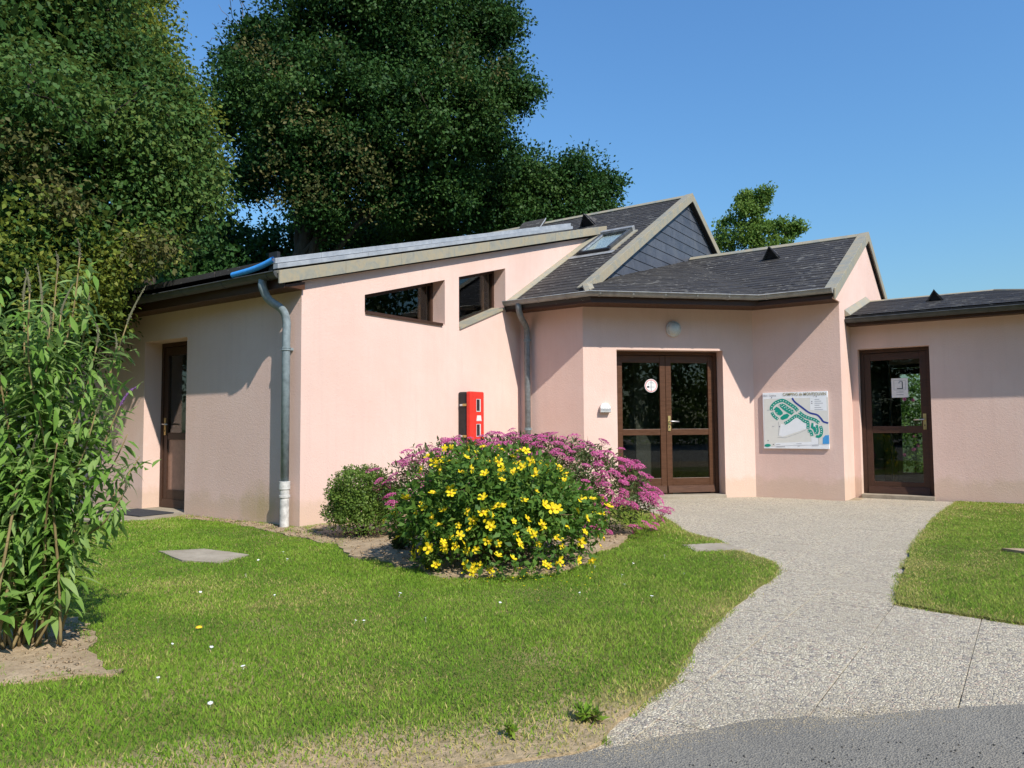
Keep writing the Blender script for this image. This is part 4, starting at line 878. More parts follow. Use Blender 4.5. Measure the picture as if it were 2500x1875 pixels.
#VEG
# ------------------------------------------------------------------ trees
def rnd_dirs(r, n): return unit(r.normal(size=(n,3)))
def clump_leaves(r, centers, crad, per, size, up=.35, flat=.75, tint_c=None, droop=0.0):
    """leaves gathered in clumps; returns position, axis, normal, length, width, tint"""
    n = len(centers); idx = np.repeat(np.arange(n), per); m = len(idx)
    off = r.normal(size=(m,3))*np.array([1,1,flat])*.5; off *= np.minimum(1, 1.2/np.maximum(np.linalg.norm(off,axis=1,keepdims=True),1e-6))
    pos = centers[idx]+off*np.asarray(crad)[idx][:,None]
    out = unit(off+r.normal(size=(m,3))*.6); out[:,2] -= droop
    nr = unit(r.normal(size=(m,3))*.34+np.array([0,0,up*1.6])+off*3.4)
    ln = size*r.uniform(.65,1.35,m); tc = tint_c[idx] if tint_c is not None else .5
    return pos, out, nr, ln, ln*r.uniform(.5,.8,m), np.clip(tc+r.normal(size=m)*.09, 0, 1)
def crown_from_lobes(r, lobes, density, crad, fill=.25):
    C_, L_ = [], []
    for i, (c, rad) in enumerate(lobes):
        rad = np.array(rad) if hasattr(rad,'__len__') else np.array([rad,rad,rad*.85]); k = max(6, int(density*4*np.pi*(rad.mean()**2)))
        d = rnd_dirs(r, k); rr = np.where(r.random(k) < fill, r.uniform(.25,.8,k), r.uniform(.78,1.08,k))[:,None]
        C_.append(np.array(c)+d*rr*rad); L_ += [i]*k
    C_ = np.concatenate(C_); L_ = np.array(L_); keep = np.ones(len(C_), bool)
    for i, (c, rad) in enumerate(lobes):                                   # drop most of what falls deep inside another lobe
        rad = np.array(rad) if hasattr(rad,'__len__') else np.array([rad,rad,rad*.85]); q = np.linalg.norm((C_-np.array(c))/rad, axis=1)
        keep &= ~((q < .7) & (L_ != i) & (r.random(len(C_)) < .8))
    return C_[keep]
def limb(mb, r, a, b, r0, r1, wob=.12, k=7, n=7):
    a, b = np.array(a, float), np.array(b, float); L = np.linalg.norm(b-a); pts = []
    for i in range(n+1):
        t = i/n; p = a+(b-a)*t+np.array([0,0,1])*L*.10*math.sin(math.pi*t)+r.normal(size=3)*wob*L*.25*math.sin(math.pi*t); pts.append(p)
    mb.tube(pts, [r0+(r1-r0)*(i/n)**.8 for i in range(n+1)], k)
def tree(name, label, lobes, base, m, seed, density=5, crad=.42, per=34, size=.14, trunk_r=.3, fork=.35, extra=None, group=None, cat='tree', fill=.25, twigs=40, droop=0.0, gap=.30, core=0, sat=0):
    r = np.random.default_rng(seed); base = np.array(base, float)
    root = empty(name, base); tag(root, label, cat, group)
    if sat:
        more = []
        for c, rad in lobes:
            for d in rnd_dirs(r, sat):
                q = rad*r.uniform(.28,.48); more.append((np.array(c)+d*np.array([rad,rad,rad*.85])*r.uniform(.78,1.0), q))
        lobes0 = lobes; lobes = [(c, rad*.9) for c, rad in lobes]+more
    else: lobes0 = lobes
    C_ = crown_from_lobes(r, lobes, density, crad, fill)
    lob = np.array([l[0] for l in lobes]); ctr = lob.mean(0)
    C_ = C_[vnoise(C_, 1/(crad*3.2), seed+5)+.12*r.random(len(C_)) > gap]
    tc = np.clip(.18+.5*vnoise(C_, .55, seed)+.55*(vnoise(C_, 1.9, seed+1)-.4), 0, 1)
    P, A, Nn, ln, wd, tn = clump_leaves(r, C_, crad*r.uniform(.7,1.3,len(C_)), per, size, tint_c=tc, droop=droop)
    V_, F_, T_ = leaf_quads(P-base, A, Nn, ln, wd, tn)
    link('crown', np_mesh('crown', V_, F_, T_), m, root)
    if core:
        Q = []
        for c, rad in lobes0:
            k = int(core*rad**2*4*np.pi) if not hasattr(rad,'__len__') else 60; d = rnd_dirs(r, k); Q.append(np.array(c)+d*(np.array(rad)*r.uniform(.25,.70,k)[:,None] if not hasattr(rad,'__len__') else np.array(rad)*r.uniform(.25,.70,k)[:,None]))
        Q = np.concatenate(Q); k = len(Q); l2 = size*1.9*r.uniform(.7,1.3,k)
        V_, F_, T_ = leaf_quads(Q-base, rnd_dirs(r,k), unit(r.normal(size=(k,3))+np.array([0,0,.8])), l2, l2*.75, np.clip(r.normal(.25,.12,k),0,1)); link('inner_foliage', np_mesh('inner_foliage', V_, F_, T_), m, root)
    mb = MB(); top = base+(ctr-base)*np.array([.6,.6,1.0]); fk = base+(top-base)*fork
    limb(mb, r, (0,0,-.1), fk-base, trunk_r, trunk_r*.75, .05, 10); limb(mb, r, fk-base, top-base, trunk_r*.72, trunk_r*.3, .1, 9)
    mb.build('trunk', M['bark'], root, True)
    br = MB()
    for c, rad in lobes0:
        t = r.uniform(0,.75); s = fk+(top-fk)*t; limb(br, r, s-base, np.array(c)-base, trunk_r*.34*(1-t*.5), trunk_r*.10, .2, 6)
    for i in r.choice(len(C_), min(twigs, len(C_)), replace=False):
        j = np.argmin(np.linalg.norm(lob-C_[i], axis=1)); limb(br, r, lob[j]-base, C_[i]-base, trunk_r*.08, .008, .2, 4, 4)
    br.build('limbs', M['bark'], root, True)
    if extra: extra(root, base, r, C_)
    return root
def LB(lst): return [(at(x, y, d), rad) for x, y, d, rad in lst]
oak = LB([(545,70,24,.75),(535,140,24,.65),(628,90,24,1.75),(760,0,24,2.2),(900,60,23.5,2.0),(1030,50,24,1.35),(1085,60,24,.75),(1085,180,24,1.05),(1120,215,24,.55),(1020,250,23.5,1.4),(880,220,23,1.9),(720,200,23,2.0),(565,220,23.5,1.5),(640,340,23.5,1.6),
  (790,350,23,1.6),(930,350,23.5,1.5),(1060,310,24.5,.85),(545,380,24,1.0),(700,440,23.5,1.2),(850,420,24,1.2),(960,420,24,1.0),(540,170,24,.5),(490,260,24,.55),(700,-150,24,2.2),(850,-170,24,2.4),(1000,-80,24,1.6)])
def dry(root, base, r, C_):
    ctrs = np.array([at(690,290,21.6), at(760,340,21.2), at(650,380,21.8), at(830,395,22), at(720,420,22), at(620,120,21.8), at(1000,130,22)])
    C2 = np.repeat(ctrs, 9, 0)+r.normal(size=(63,3))*np.array([.75,.75,.4]); P, A, Nn, ln, wd, tn = clump_leaves(r, C2, np.full(63,.40), 34, .10, tint_c=r.random(63))
    V_, F_, T_ = leaf_quads(P-base, A, Nn, ln, wd, tn); o = link('dry_foliage', np_mesh('dry_foliage', V_, F_, T_), M['oak_b'], root); o['label'] = 'yellowing drier leaf clumps'
    tw = MB()
    for i in range(7):
        a = at(500+i*6, 110-8*i, 24); b = at(430+i*14, 130-40*i, 24); limb(tw, r, a-base, b-base, .022, .006, .3, 4, 6)
    tw.build('bare_twigs', M['deadtwig'], root, True)
b_ = at(585, 560, 24); tree('oak_tree', 'huge dark green oak towering behind the low pitched roof', oak, (b_[0], b_[1], -.05), M['oak'], 11, 4.6, .46, 60, .115, .42, .42, dry, twigs=90, gap=.33, core=26, sat=4)
oak2 = LB([(1060,400,27,1.5),(1150,385,27,1.15),(1225,395,27,1.1),(1285,405,27.5,.8),(1310,400,27.5,.45),(1180,450,27,1.4),(1080,460,27,1.5),(1265,455,27,1.0),(990,440,28,1.5),(920,480,28,1.4),(1300,450,27.5,.6)])
b_ = at(1120, 560, 27); tree('oak_tree', 'lower spreading dark tree rising behind the main roof ridge', oak2, (b_[0], b_[1], -.05), M['oak'], 12, 4.4, .46, 54, .12, .26, .5, None, twigs=60, core=22, sat=4)
b_ = at(1640, 560, 32)
tree('young_tree', 'small bright green tree showing between the two roof ridges', LB([(1600,455,32,.62),(1638,440,32,.5),(1590,505,32,.8),(1645,500,32,.65),(1700,495,32,.42),(1612,425,32,.32),(1645,418,32,.28),(1575,540,32,.7),(1660,540,32,.8),(1720,490,32,.22)]), (b_[0], b_[1], -.05), M['acacia'], 13, 9, .24, 34, .12, .14, .5, None, twigs=40, sat=3)
def hazy(root, base, r, C_):
    for nm_, m_, lab, spots in (('yellowing_foliage', 'yellowleaf', 'yellow green sunlit leaf sprays', ((225,610,8.4,.34),(280,550,8.6,.34),(150,640,8.2,.42),(60,470,7.9,.5),(190,660,8.5,.25),(210,560,8.4,.35),(20,620,7.8,.5))), ('rusty_foliage', 'oak_b', 'rusty brown leaf sprays', ((30,330,7.9,.3),(320,530,8.5,.2),(140,430,8.1,.22)))):
        c0 = np.array([at(x,y,d) for x,y,d,_ in spots]); rad = np.array([q[3] for q in spots]); k = 26; C2 = np.repeat(c0, k, 0)+r.normal(size=(len(spots)*k,3))*np.repeat(rad,k)[:,None]*np.array([.6,.6,.5])
        P, A, Nn, ln, wd, tn = clump_leaves(r, C2, np.full(len(C2),.20), 20, .060, tint_c=r.random(len(C2))*.8, droop=.4)
        V_, F_, T_ = leaf_quads(P-base, A, Nn, ln, wd, tn); o = link(nm_, np_mesh(nm_, V_, F_, T_), M[m_], root); o['label'] = lab
haz = LB([(40,100,9.5,1.4),(160,40,10,1.15),(270,190,10,.85),(350,265,10.1,.55),(120,310,9,1.2),(290,340,9.5,.85),(390,380,9.8,.50),(330,465,9.5,.60),(200,490,9,.85),(70,540,8.8,1.0),(250,560,9.2,.38),(190,620,9,.38),(120,700,8.9,.75),(20,800,8.9,.8),(-80,300,9,1.4),(-100,650,9,1.1),(420,310,10.2,.38),(120,760,9.1,.35),(440,385,10.2,.30),(405,460,10,.32),(-60,-60,9.8,1.5),(110,-160,10.2,1.3),(150,620,9.1,.42)])
tree('hazel_tree', 'dense leafy tree with mixed green foliage overhanging the side wing gutter', haz, (-4.7,-1.5,-.05), M['hazel'], 14, 10, .31, 58, .064, .16, .3, hazy, fill=.35, twigs=200, droop=.45, gap=.34, core=80, sat=3)
b_ = at(330, 600, 16)
tree('lime_tree', 'yellow green tree standing behind the dense leafy tree', LB([(250,30,16,1.05),(320,70,16,.48),(310,150,16,.75),(350,130,16,.38),(205,-80,16,1.4),(285,-50,16,.65),(375,190,16.5,.38),(350,230,16,.85),(400,290,16.5,.75),(430,380,16.5,.65)]), (b_[0], b_[1], -.05), M['yellowleaf'], 15, 9, .34, 44, .09, .2, .4, None, twigs=60, core=40)
# shrubs filling the gap under the big oaks, and the hedge of the far field
for i, (x, y, d, rad, lab) in enumerate(((300,560,20,1.5,'dark shrub behind the far end of the side wing eave'),(390,560,22,1.5,'dark shrub between the yellow green tree and the side wing roof'),(470,520,27,1.6,'dark shrub at foot of the yellow green tree'),(560,560,29,1.7,'dark shrub beneath left limbs of the huge oak'),(680,520,30,1.9,'dark shrub directly behind the huge oak trunk'),(800,500,30,1.9,'dark shrub behind zinc trim of the low pitched roof'),(930,500,31,1.8,'dark shrub beneath right limbs of the huge oak'))):
    c = at(x, y, d); g0 = np.array([c[0], c[1], -.05]); lobes = [(c+np.array([0,0,-.6*q]), rad*(1-.05*q)) for q in range(0,5)]
    tree('understorey_shrub', lab, lobes, g0, M['oak'], 30+i, 1.6, .5, 26, .17, .12, .3, None, 'dark shrubs under the oaks', 'shrub', twigs=10, core=10)

# ------------------------------------------------------------------ garden shrubs
def leaf_mesh(name, L, Wd, m, droop=.25, fold=.18, tint=.5):
    st = [(0,.04),(.18,.55),(.42,1.0),(.68,.72),(.88,.30),(1.0,.0)]; V_ = []; F_ = []
    for t, w in st:
        z = -droop*L*t*t; V_ += [(L*t, -Wd*.5*w, z+fold*Wd*w*.5), (L*t, 0, z), (L*t, Wd*.5*w, z+fold*Wd*w*.5)]
    for i in range(len(st)-1):
        a = i*3; F_ += [(a,a+1,a+4,a+3),(a+1,a+2,a+5,a+4)]
    me = bpy.data.meshes.new(name); me.from_pydata(V_, [], F_); me.materials.append(m); set_tint(me, [tint]*len(V_)); me.polygons.foreach_set('use_smooth', [True]*len(F_)); return me
def frame_mat(pos, ax, nr, s=1):
    ax = Vector(ax).normalized(); sd = Vector(nr).cross(ax).normalized(); nn = ax.cross(sd)
    return Matrix(((ax.x*s,sd.x*s,nn.x*s,pos[0]),(ax.y*s,sd.y*s,nn.y*s,pos[1]),(ax.z*s,sd.z*s,nn.z*s,pos[2]),(0,0,0,1)))
def merge_instances(items):
    """items: (mesh, matrix, tint) -> joined arrays"""
    Vs, Fs, Ts, k = [], [], [], 0
    cache = {}
    for me, mt, tn in items:
        if me.name not in cache: cache[me.name] = (np.array([v.co[:] for v in me.vertices]), np.array([p.vertices[:] for p in me.polygons]))
        v, f = cache[me.name]; mm = np.array(mt); Vs.append(v @ mm[:3,:3].T+mm[:3,3]); Fs.append(f+k); Ts.append(np.full(len(v), tn)); k += len(v)
    return np.concatenate(Vs), np.concatenate(Fs), np.concatenate(Ts)
def buddleia():
    r = np.random.default_rng(41); B0 = np.array([2.33,-3.50,.03]); root = empty('buddleia_bush', B0); tag(root, 'tall buddleia with long drooping leaves and tan stems growing from bare soil', 'shrub')
    right = CW[:,0]*np.array([1,1,0]); right /= np.linalg.norm(right); fwd = np.array([-right[1], right[0], 0])
    meshes = [leaf_mesh('leaf', .115+.03*tt, .034+.012*d, M['budd'], d, .22, tt) for d, tt in ((.15,.1),(.35,.35),(.60,.5),(.25,.65),(.80,.3),(.45,.95))]
    items, tips = [], []; spec = []
    for i in range(30):
        a = r.uniform(-1.25,.80) if i > 7 else np.linspace(-.95,.62,8)[i]; h = r.uniform(.9,1.75)*(1-.22*max(0,a)); d = r.uniform(-.35,.45); b0 = np.array([r.normal()*.07, r.normal()*.06, 0])+right*a*.05; spec.append((b0, a*(.78 if a < 0 else .40), d, h))
    for (x, y, h) in ((.30,.0,1.83),(.44,.0,1.40),(.05,.1,1.80),(.33,.05,1.62),(.56,.12,1.52),(.60,.1,.98),(.66,.0,.70),(-.1,.0,1.62),(.50,.15,1.12),(.18,-.1,1.45)): spec.append((np.array([r.normal()*.08,r.normal()*.08,0]), x*.66, y, h))
    for k, (b0, a, d, h) in enumerate(spec):
        end = right*a+fwd*d+np.array([0,0,h]); mid = b0*.5+end*np.array([.36,.36,.5])+np.array([0,0,.08])
        low = (k > 13 and k < 30)
        if low: b0 = b0+right*a*.12+fwd*d*.15+np.array([0,0,r.uniform(.18,.42)])
        pts = np.array(smooth_line([b0, b0*.9+end*np.array([.17,.17,.22])*(0 if low else 1)+(np.array([0,0,.18*h]) if low else 0), mid, end*np.array([.78,.78,.80]), end], 5)); n = len(pts)
        st = MB(); st.tube(pts, [.0062*(1-.75*(i/(n-1)))+.0015 for i in range(n)], 6); st.build('stem', M['twig'], root, True)
        nl = int(11+h*17); 
        for q in range(nl):
            t = .12+.86*q/nl; f = t*(n-1); i = min(int(f), n-2); p = pts[i]+(pts[i+1]-pts[i])*(f-i); dr = unit((pts[i+1]-pts[i])[None])[0]
            if p[2] < .13: continue
            az = q*1.571+k
            for s in (0, math.pi):
                o = np.array([math.cos(az+s), math.sin(az+s), 0]); o = o-dr*(o@dr); o = unit(o[None])[0]; ax = o*1.0+dr*.35+np.array([0,0,-.25+r.normal()*.25]); sc = (1.08-.55*t)*r.uniform(.65,1.15)
                items.append((meshes[r.integers(6)], frame_mat(p+o*.01, ax, np.array([0,0,1])+r.normal(size=3)*.25, sc), r.uniform(.1,.9), np.linalg.norm(p+B0-CAM)/sc))
                if r.random() < .5 and .3 < t < .92:          # side shoot
                    o2 = unit((o+np.array([0,0,.55]))[None])[0]; L = r.uniform(.08,.22)*(1.1-.5*t); e = p+o2*L
                    tw = MB() if False else None
                    for w in range(4):
                        pp = p+o2*L*(w+1)/4; a2 = unit((np.cross(o2, r.normal(size=3))+o2*.4+np.array([0,0,-.2]))[None])[0]
                        items.append((meshes[r.integers(6)], frame_mat(pp, a2, np.array([0,0,1])+r.normal(size=3)*.3, r.uniform(.38,.75)), r.uniform(.2,.95), np.linalg.norm(pp+B0-CAM)/.6))
        tips.append((pts[-1], unit((pts[-1]-pts[-3])[None])[0], h))
    items.sort(key=lambda t: t[3])
    vis = [t for t in items if True]
    for me, mt, tn, _ in vis[:290]:
        o = bpy.data.objects.new('leaf', me); COL.objects.link(o); o.parent = root; o.matrix_local = mt
    V_, F_, T_ = merge_instances([t[:3] for t in vis[290:]]); o = link('leaves', np_mesh('leaves', V_, F_, T_, True), M['budd'], root); o['kind'] = 'stuff'
    for i, (p, d, h) in enumerate(tips):
        if h < 1.05 and i % 3: continue
        L = r.uniform(.09,.17); bend_ = r.normal(size=3)*.03; pts = [p+d*L*t+bend_*t*t for t in np.linspace(0,1,7)]; mb = MB(); mb.tube(pts, [.003,.005,.005,.0045,.004,.003,.0015], 6)
        rr = r.normal(size=(40,3)); 
        for q in range(26):
            t = r.uniform(.05,.95); c = p+d*L*t+bend_*t*t+unit(rr[q:q+1])[0]*.008*(1-t*.6); s = .0035; mb.add([c+np.array(v)*s for v in ((1,0,-.7),(-1,0,-.7),(0,1,.7),(0,-1,.7))], [(0,1,2),(0,3,1),(0,2,3),(1,3,2)])
        mb.build('flower_spike', M['purple'] if i == 35 or i == 38 else M['heath'], root); set_tint(COL.objects[-1].data, [.4]*len(COL.objects[-1].data.vertices))
buddleia()
def shrub_leaves(r, n, c, rad, zmin, size, shape=1.6, shell=(.72,1.05), inner=.25, up=.5, elong=.5, wild=.0):
    """leaf positions through a mounded crown"""
    d = rnd_dirs(r, n); d[:,2] = np.abs(d[:,2])*1.0-(r.random(n) < .35)*r.random(n)*.75; d = unit(d)
    rr = np.where(r.random(n) < inner, r.uniform(.3,.8,n), r.uniform(*shell,n))[:,None]
    lump = (.76+.50*vnoise(d*1.0+5, 2.1, 3)+wild*(vnoise(d+3, 6, 8)-.45))[:,None]
    P = np.array(c)+d*rr*lump*np.array(rad); k = P[:,2] > zmin; P, d = P[k], d[k]; n = len(P)
    ax = unit(d*.6+r.normal(size=(n,3))*.7); nr = unit(d*.8+np.array([0,0,up])+r.normal(size=(n,3))*.45); ln = size*r.uniform(.6,1.3,n)
    return P, ax, nr, ln, ln*elong*r.uniform(.8,1.2,n), d
def flower_yellow(name, rad, op):
    V_, F_, T_ = [], [], []
    for q in range(5):
        a = q*2*math.pi/5; c, s = math.cos(a), math.sin(a); k = len(V_)
        for t, w, z in ((.08,.10,.0),(.5,.46,.10*op),(.85,.50,.30*op),(1.0,.22,.36*op)):
            for sg in (-1,1): x, y = rad*t, sg*w*rad*.62+rad*.10*t; V_.append((x*c-y*s, x*s+y*c, z*rad)); T_.append(.3+.6*t)
        F_ += [(k+2*i,k+2*i+2,k+2*i+3,k+2*i+1) for i in range(3)]
    me = bpy.data.meshes.new(name); me.from_pydata(V_, [], F_); me.materials.append(M['yellow']); set_tint(me, T_); return me
def dome(rad, h, k=8, n=3, m=None, name='stamens'):
    mb = MB(); mb.lathe((0,0,0), (0,0,1), [(rad*math.cos(a), h*math.sin(a)) for a in np.linspace(0,1.45,n+1)], k); me = mb.mesh(name); me.materials.append(m); return me
def hypericum():
    r = np.random.default_rng(51); c = np.array([2.86,-.50,.27]); rad = np.array([.72,.70,.58]); root = empty('saint_johns_wort_bush', (c[0],c[1],.03)); tag(root, 'rounded bush with bright yellow flowers and dark leaves before the pink wall', 'shrub'); o0 = np.array([c[0],c[1],.03])
    P, A, Nn, ln, wd, d = shrub_leaves(r, 12000, c, rad, .05, .056, inner=.35, elong=.50, wild=.16)
    V_, F_, T_ = leaf_quads(P-o0, A, Nn, ln, wd, np.clip(r.normal(.42,.2,len(P)),0,1)); o = link('foliage', np_mesh('foliage', V_, F_, T_), M['hyp'], root)
    mb = MB()
    for i in range(34):
        q = P[r.integers(len(P))]-o0; limb(mb, r, np.array([r.normal()*.08,r.normal()*.08,0]), q, .007, .002, .15, 4, 5)
    mb.build('stems', M['twig'], root, True)
    fm = [flower_yellow('flower', .038, op) for op in (.2,.55,.9)]; sm = dome(.013,.016,7,2,M['stamen'])
    tocam = unit((CAM-c)[None])[0]; placed = []; tries = 0
    while len(placed) < 150 and tries < 16000:
        tries += 1; dd = unit((r.normal(size=3)+tocam*np.array([.7,.7,.2])+np.array([0,0,.2]))[None])[0]
        lump = .76+.50*vnoise(dd[None]+5, 2.1, 3)[0]; p = c+dd*rad*lump*r.uniform(.94,1.10)
        if vnoise(dd[None]+2, 3.3, 12)[0] < r.uniform(.0,.5): continue
        if p[2] < .07 or (dd@tocam) < -.1: continue
        mind = .045 if r.random() < .7 else .10
        if any(np.linalg.norm(p-q) < mind for q in placed): continue
        placed.append(p); nr = unit((dd*.9+tocam*.15+np.array([0,0,.35])+r.normal(size=3)*.6)[None])[0]; ax = np.cross(nr, r.normal(size=3))
        f = bpy.data.objects.new('flower', fm[r.integers(3)]); COL.objects.link(f); f.parent = root; f.matrix_local = frame_mat(p-o0, ax, nr, r.uniform(.6,1.15))
        s = bpy.data.objects.new('stamens', sm); COL.objects.link(s); s.parent = f
    # buds and spent flowers
    k = 260; dd = unit(r.normal(size=(k,3))+tocam*.5+np.array([0,0,.5])); p = c+dd*rad*(.76+.50*vnoise(dd+5,2.1,3))[:,None]*r.uniform(1.0,1.07,k)[:,None]; bm_ = MB()
    for q in p:
        if q[2] < .08: continue
        e = q-o0; s = r.uniform(.005,.009); bm_.add([e+np.array(v)*s for v in ((1,0,-.7),(-1,0,-.7),(0,1,.7),(0,-1,.7),(0,0,1.6))], [(0,1,2),(0,3,1),(0,2,4),(1,4,2),(0,4,3),(1,3,4)])
    b = bm_.build('buds', M['acacia'], root); b['kind'] = 'stuff'; set_tint(b.data, [1.0]*len(b.data.vertices))
hypericum()
def spiraea():
    r = np.random.default_rng(61); root = empty('spiraea_bush', (2.35,1.05,.03)); tag(root, 'wide spiraea bush covered in flat mauve pink flower heads beside double door', 'shrub'); o0 = np.array([2.35,1.05,.03])
    right = CW[:,0]*np.array([1,1,0]); right /= np.linalg.norm(right); fwd = np.array([-right[1], right[0], 0]); c = np.array([2.14,.86,.34]); RR, RF_, RZ = 1.38, .74, .63
    def shp(d): return c+right*(d[:,0:1]*RR)+fwd*(d[:,1:2]*RF_)+np.array([0,0,1])*(d[:,2:3]*RZ)
    n = 15500; d = rnd_dirs(r, n); d[:,2] = np.where(r.random(n) < .25, -np.abs(d[:,2])*.6, np.abs(d[:,2])); lump = .86+.26*vnoise(d+7, 3.1, 9); rr = np.where(r.random(n) < .35, r.uniform(.35,.85,n), r.uniform(.8,1.0,n))*lump
    P = shp(d*rr[:,None]); k = P[:,2] > .04; P, d = P[k], d[k]; n = len(P); W_ = right*d[:,0:1]+fwd*d[:,1:2]+np.array([0,0,1])*d[:,2:3]
    A = unit(W_*.7+r.normal(size=(n,3))*.6); Nn = unit(W_*.5+np.array([0,0,.8])+r.normal(size=(n,3))*.5); ln = .062*r.uniform(.6,1.25,n)
    V_, F_, T_ = leaf_quads(P-o0, A, Nn, ln, ln*.28, np.clip(r.normal(.45,.22,n),0,1)); link('foliage', np_mesh('foliage', V_, F_, T_), M['spi'], root)
    mb = MB()
    for i in range(60): limb(mb, r, np.array([r.normal()*.15,r.normal()*.12,0]), P[r.integers(n)]-o0, .005, .0015, .12, 4, 5)
    mb.build('stems', M['twig'], root, True)
    heads = []
    for q in range(4):
        pts = []; k = 46; hb = MB(); tt = []
        for i in range(k):
            a = i*2.39996; rad = .052*math.sqrt((i+.5)/k); z = .020*(1-(rad/.052)**2)+r.uniform(-.004,.004); x, y = rad*math.cos(a)+r.normal()*.003, rad*math.sin(a)+r.normal()*.003; s = r.uniform(.006,.0095)
            V0 = [(x+s,y,z),(x,y+s,z),(x-s,y,z),(x,y-s,z),(x,y,z+s*.8)]; hb.add(V0, [(0,1,4),(1,2,4),(2,3,4),(3,0,4)]); tt += [r.uniform(.1,1)]*5
        for i in range(6): a = i*1.047; hb.tube([(0,0,-.05),(.03*math.cos(a),.03*math.sin(a),.002)], [.0015,.001], 3); tt += [.0]*6
        me = bpy.data.meshes.new('flower_head'); me.from_pydata(hb.v, [], hb.f); me.materials.append(M['pink']); set_tint(me, (tt+[.3]*len(hb.v))[:len(hb.v)]); heads.append(me)
    tocam = unit((CAM-c)[None])[0]; tl = np.array([tocam@right, tocam@fwd, tocam[2]]); placed = []; t = 0
    while len(placed) < 245 and t < 14000:
        t += 1; dd = unit((r.normal(size=3)+tl*.55+np.array([.08,0,.45]))[None]); lump = .86+.26*vnoise(dd+7, 3.1, 9)[0]; p = shp(dd*lump*r.uniform(.97,1.08))[0]
        if p[2] < .08 or dd[0]@tl < -.35 or (p[2] < .35 and dd[0,0] < .35): continue
        if any(np.linalg.norm(p-q) < .062 for q in placed): continue
        placed.append(p); w = right*dd[0,0]+fwd*dd[0,1]+np.array([0,0,1])*dd[0,2]; nr = unit((w*.55+np.array([0,0,.9])+r.normal(size=3)*.25)[None])[0]
        o = bpy.data.objects.new('flower_head', heads[r.integers(4)]); COL.objects.link(o); o.parent = root; o.matrix_local = frame_mat(p-o0, np.cross(nr, r.normal(size=3)), nr, r.uniform(.7,1.25))
spiraea()
def box_bush():
    r = np.random.default_rng(71); root = empty('box_bush', (1.0,-.10,.03)); tag(root, 'small clipped egg shaped green bush standing against the pink gable wall', 'shrub'); o0 = np.array([1.0,-.10,.03]); Vs, Fs, Ts, k = [], [], [], 0
    for c, rad, n in (((1.0,-.10,.37),(.285,.285,.27),9500),((1.10,-.14,.18),(.26,.26,.19),4500),((.92,-.14,.20),(.25,.25,.21),4000)):
        P, A, Nn, ln, wd, d = shrub_leaves(r, n, c, rad, .04, .024, shell=(.78,1.10), inner=.15, elong=.62, wild=.28)
        V_, F_, T_ = leaf_quads(P-o0, A, Nn, ln, wd, np.clip(r.normal(.5,.22,len(P)),0,1)); Vs.append(V_); Fs.append(F_+k); Ts.append(T_); k += len(V_)
    link('foliage', np_mesh('foliage', np.concatenate(Vs), np.concatenate(Fs), np.concatenate(Ts)), M['box'], root)
    mb = MB()
    for i in range(14): 
        a = r.uniform(0,6.28); limb(mb, r, (r.normal()*.03,r.normal()*.03,-.03), (.2*math.cos(a),.2*math.sin(a),r.uniform(.25,.62)), .008, .002, .1, 4, 4)
    mb.build('stems', M['bark'], root, True)
box_bush()
def wispy(name, label, c, n, h, spread, m, seed, seg=9, ll=.02):
    r = np.random.default_rng(seed); root = empty(name, c); tag(root, label, 'plant'); mb = MB(); P, A, Nn = [], [], []
    for i in range(n):
        e = np.array([r.normal()*spread, r.normal()*spread, h*r.uniform(.55,1.05)]); pts = np.array(smooth_line([np.array([r.normal()*.03,r.normal()*.03,-.02]), e*np.array([.35,.35,.5]), e], 4)); mb.tube(pts, [.003*(1-.7*j/(len(pts)-1)) for j in range(len(pts))], 4)
        for q in range(seg*4):
            t = r.uniform(.25,1)*(len(pts)-1.01); j = int(t); p = pts[j]+(pts[j+1]-pts[j])*(t-j); P.append(p); A.append(unit((r.normal(size=3)+np.array([0,0,.6]))[None])[0]); Nn.append(r.normal(size=3))
    mb.build('stems', M['twig'], root, True); P, A, Nn = map(np.array, (P,A,Nn)); ln = ll*r.uniform(.6,1.3,len(P))
    V_, F_, T_ = leaf_quads(P, A, unit(Nn), ln, ln*.35, r.random(len(P))*(.6 if m is M['grass'] else 1)); link('foliage', np_mesh('foliage', V_, F_, T_), m, root)
wispy('heather_plant', 'wispy pinkish grey heather sprigs behind the egg shaped bush', (1.38,.55,.03), 46, .58, .11, M['heath'], 81, ll=.022)
wispy('small_weed', 'low leafy weed on bare earth left of the yellow flowered bush', (1.98,-.62,.03), 16, .18, .07, M['spi'], 82, 6, .05)
wispy('small_weed', 'low broad leafed weed growing where lawn meets the road', (4.93,-2.80,.015), 10, .035, .025, M['grass'], 83, 4, .035)
wispy('small_weed', 'thin upright weed in dry grass near the road', (4.79,-3.06,.015), 5, .04, .015, M['grass'], 84, 3, .028)
wispy('small_weed', 'small leafy weed beneath front of yellow flowered bush', (2.72,-1.10,.03), 14, .14, .07, M['acacia'], 85, 5, .045)
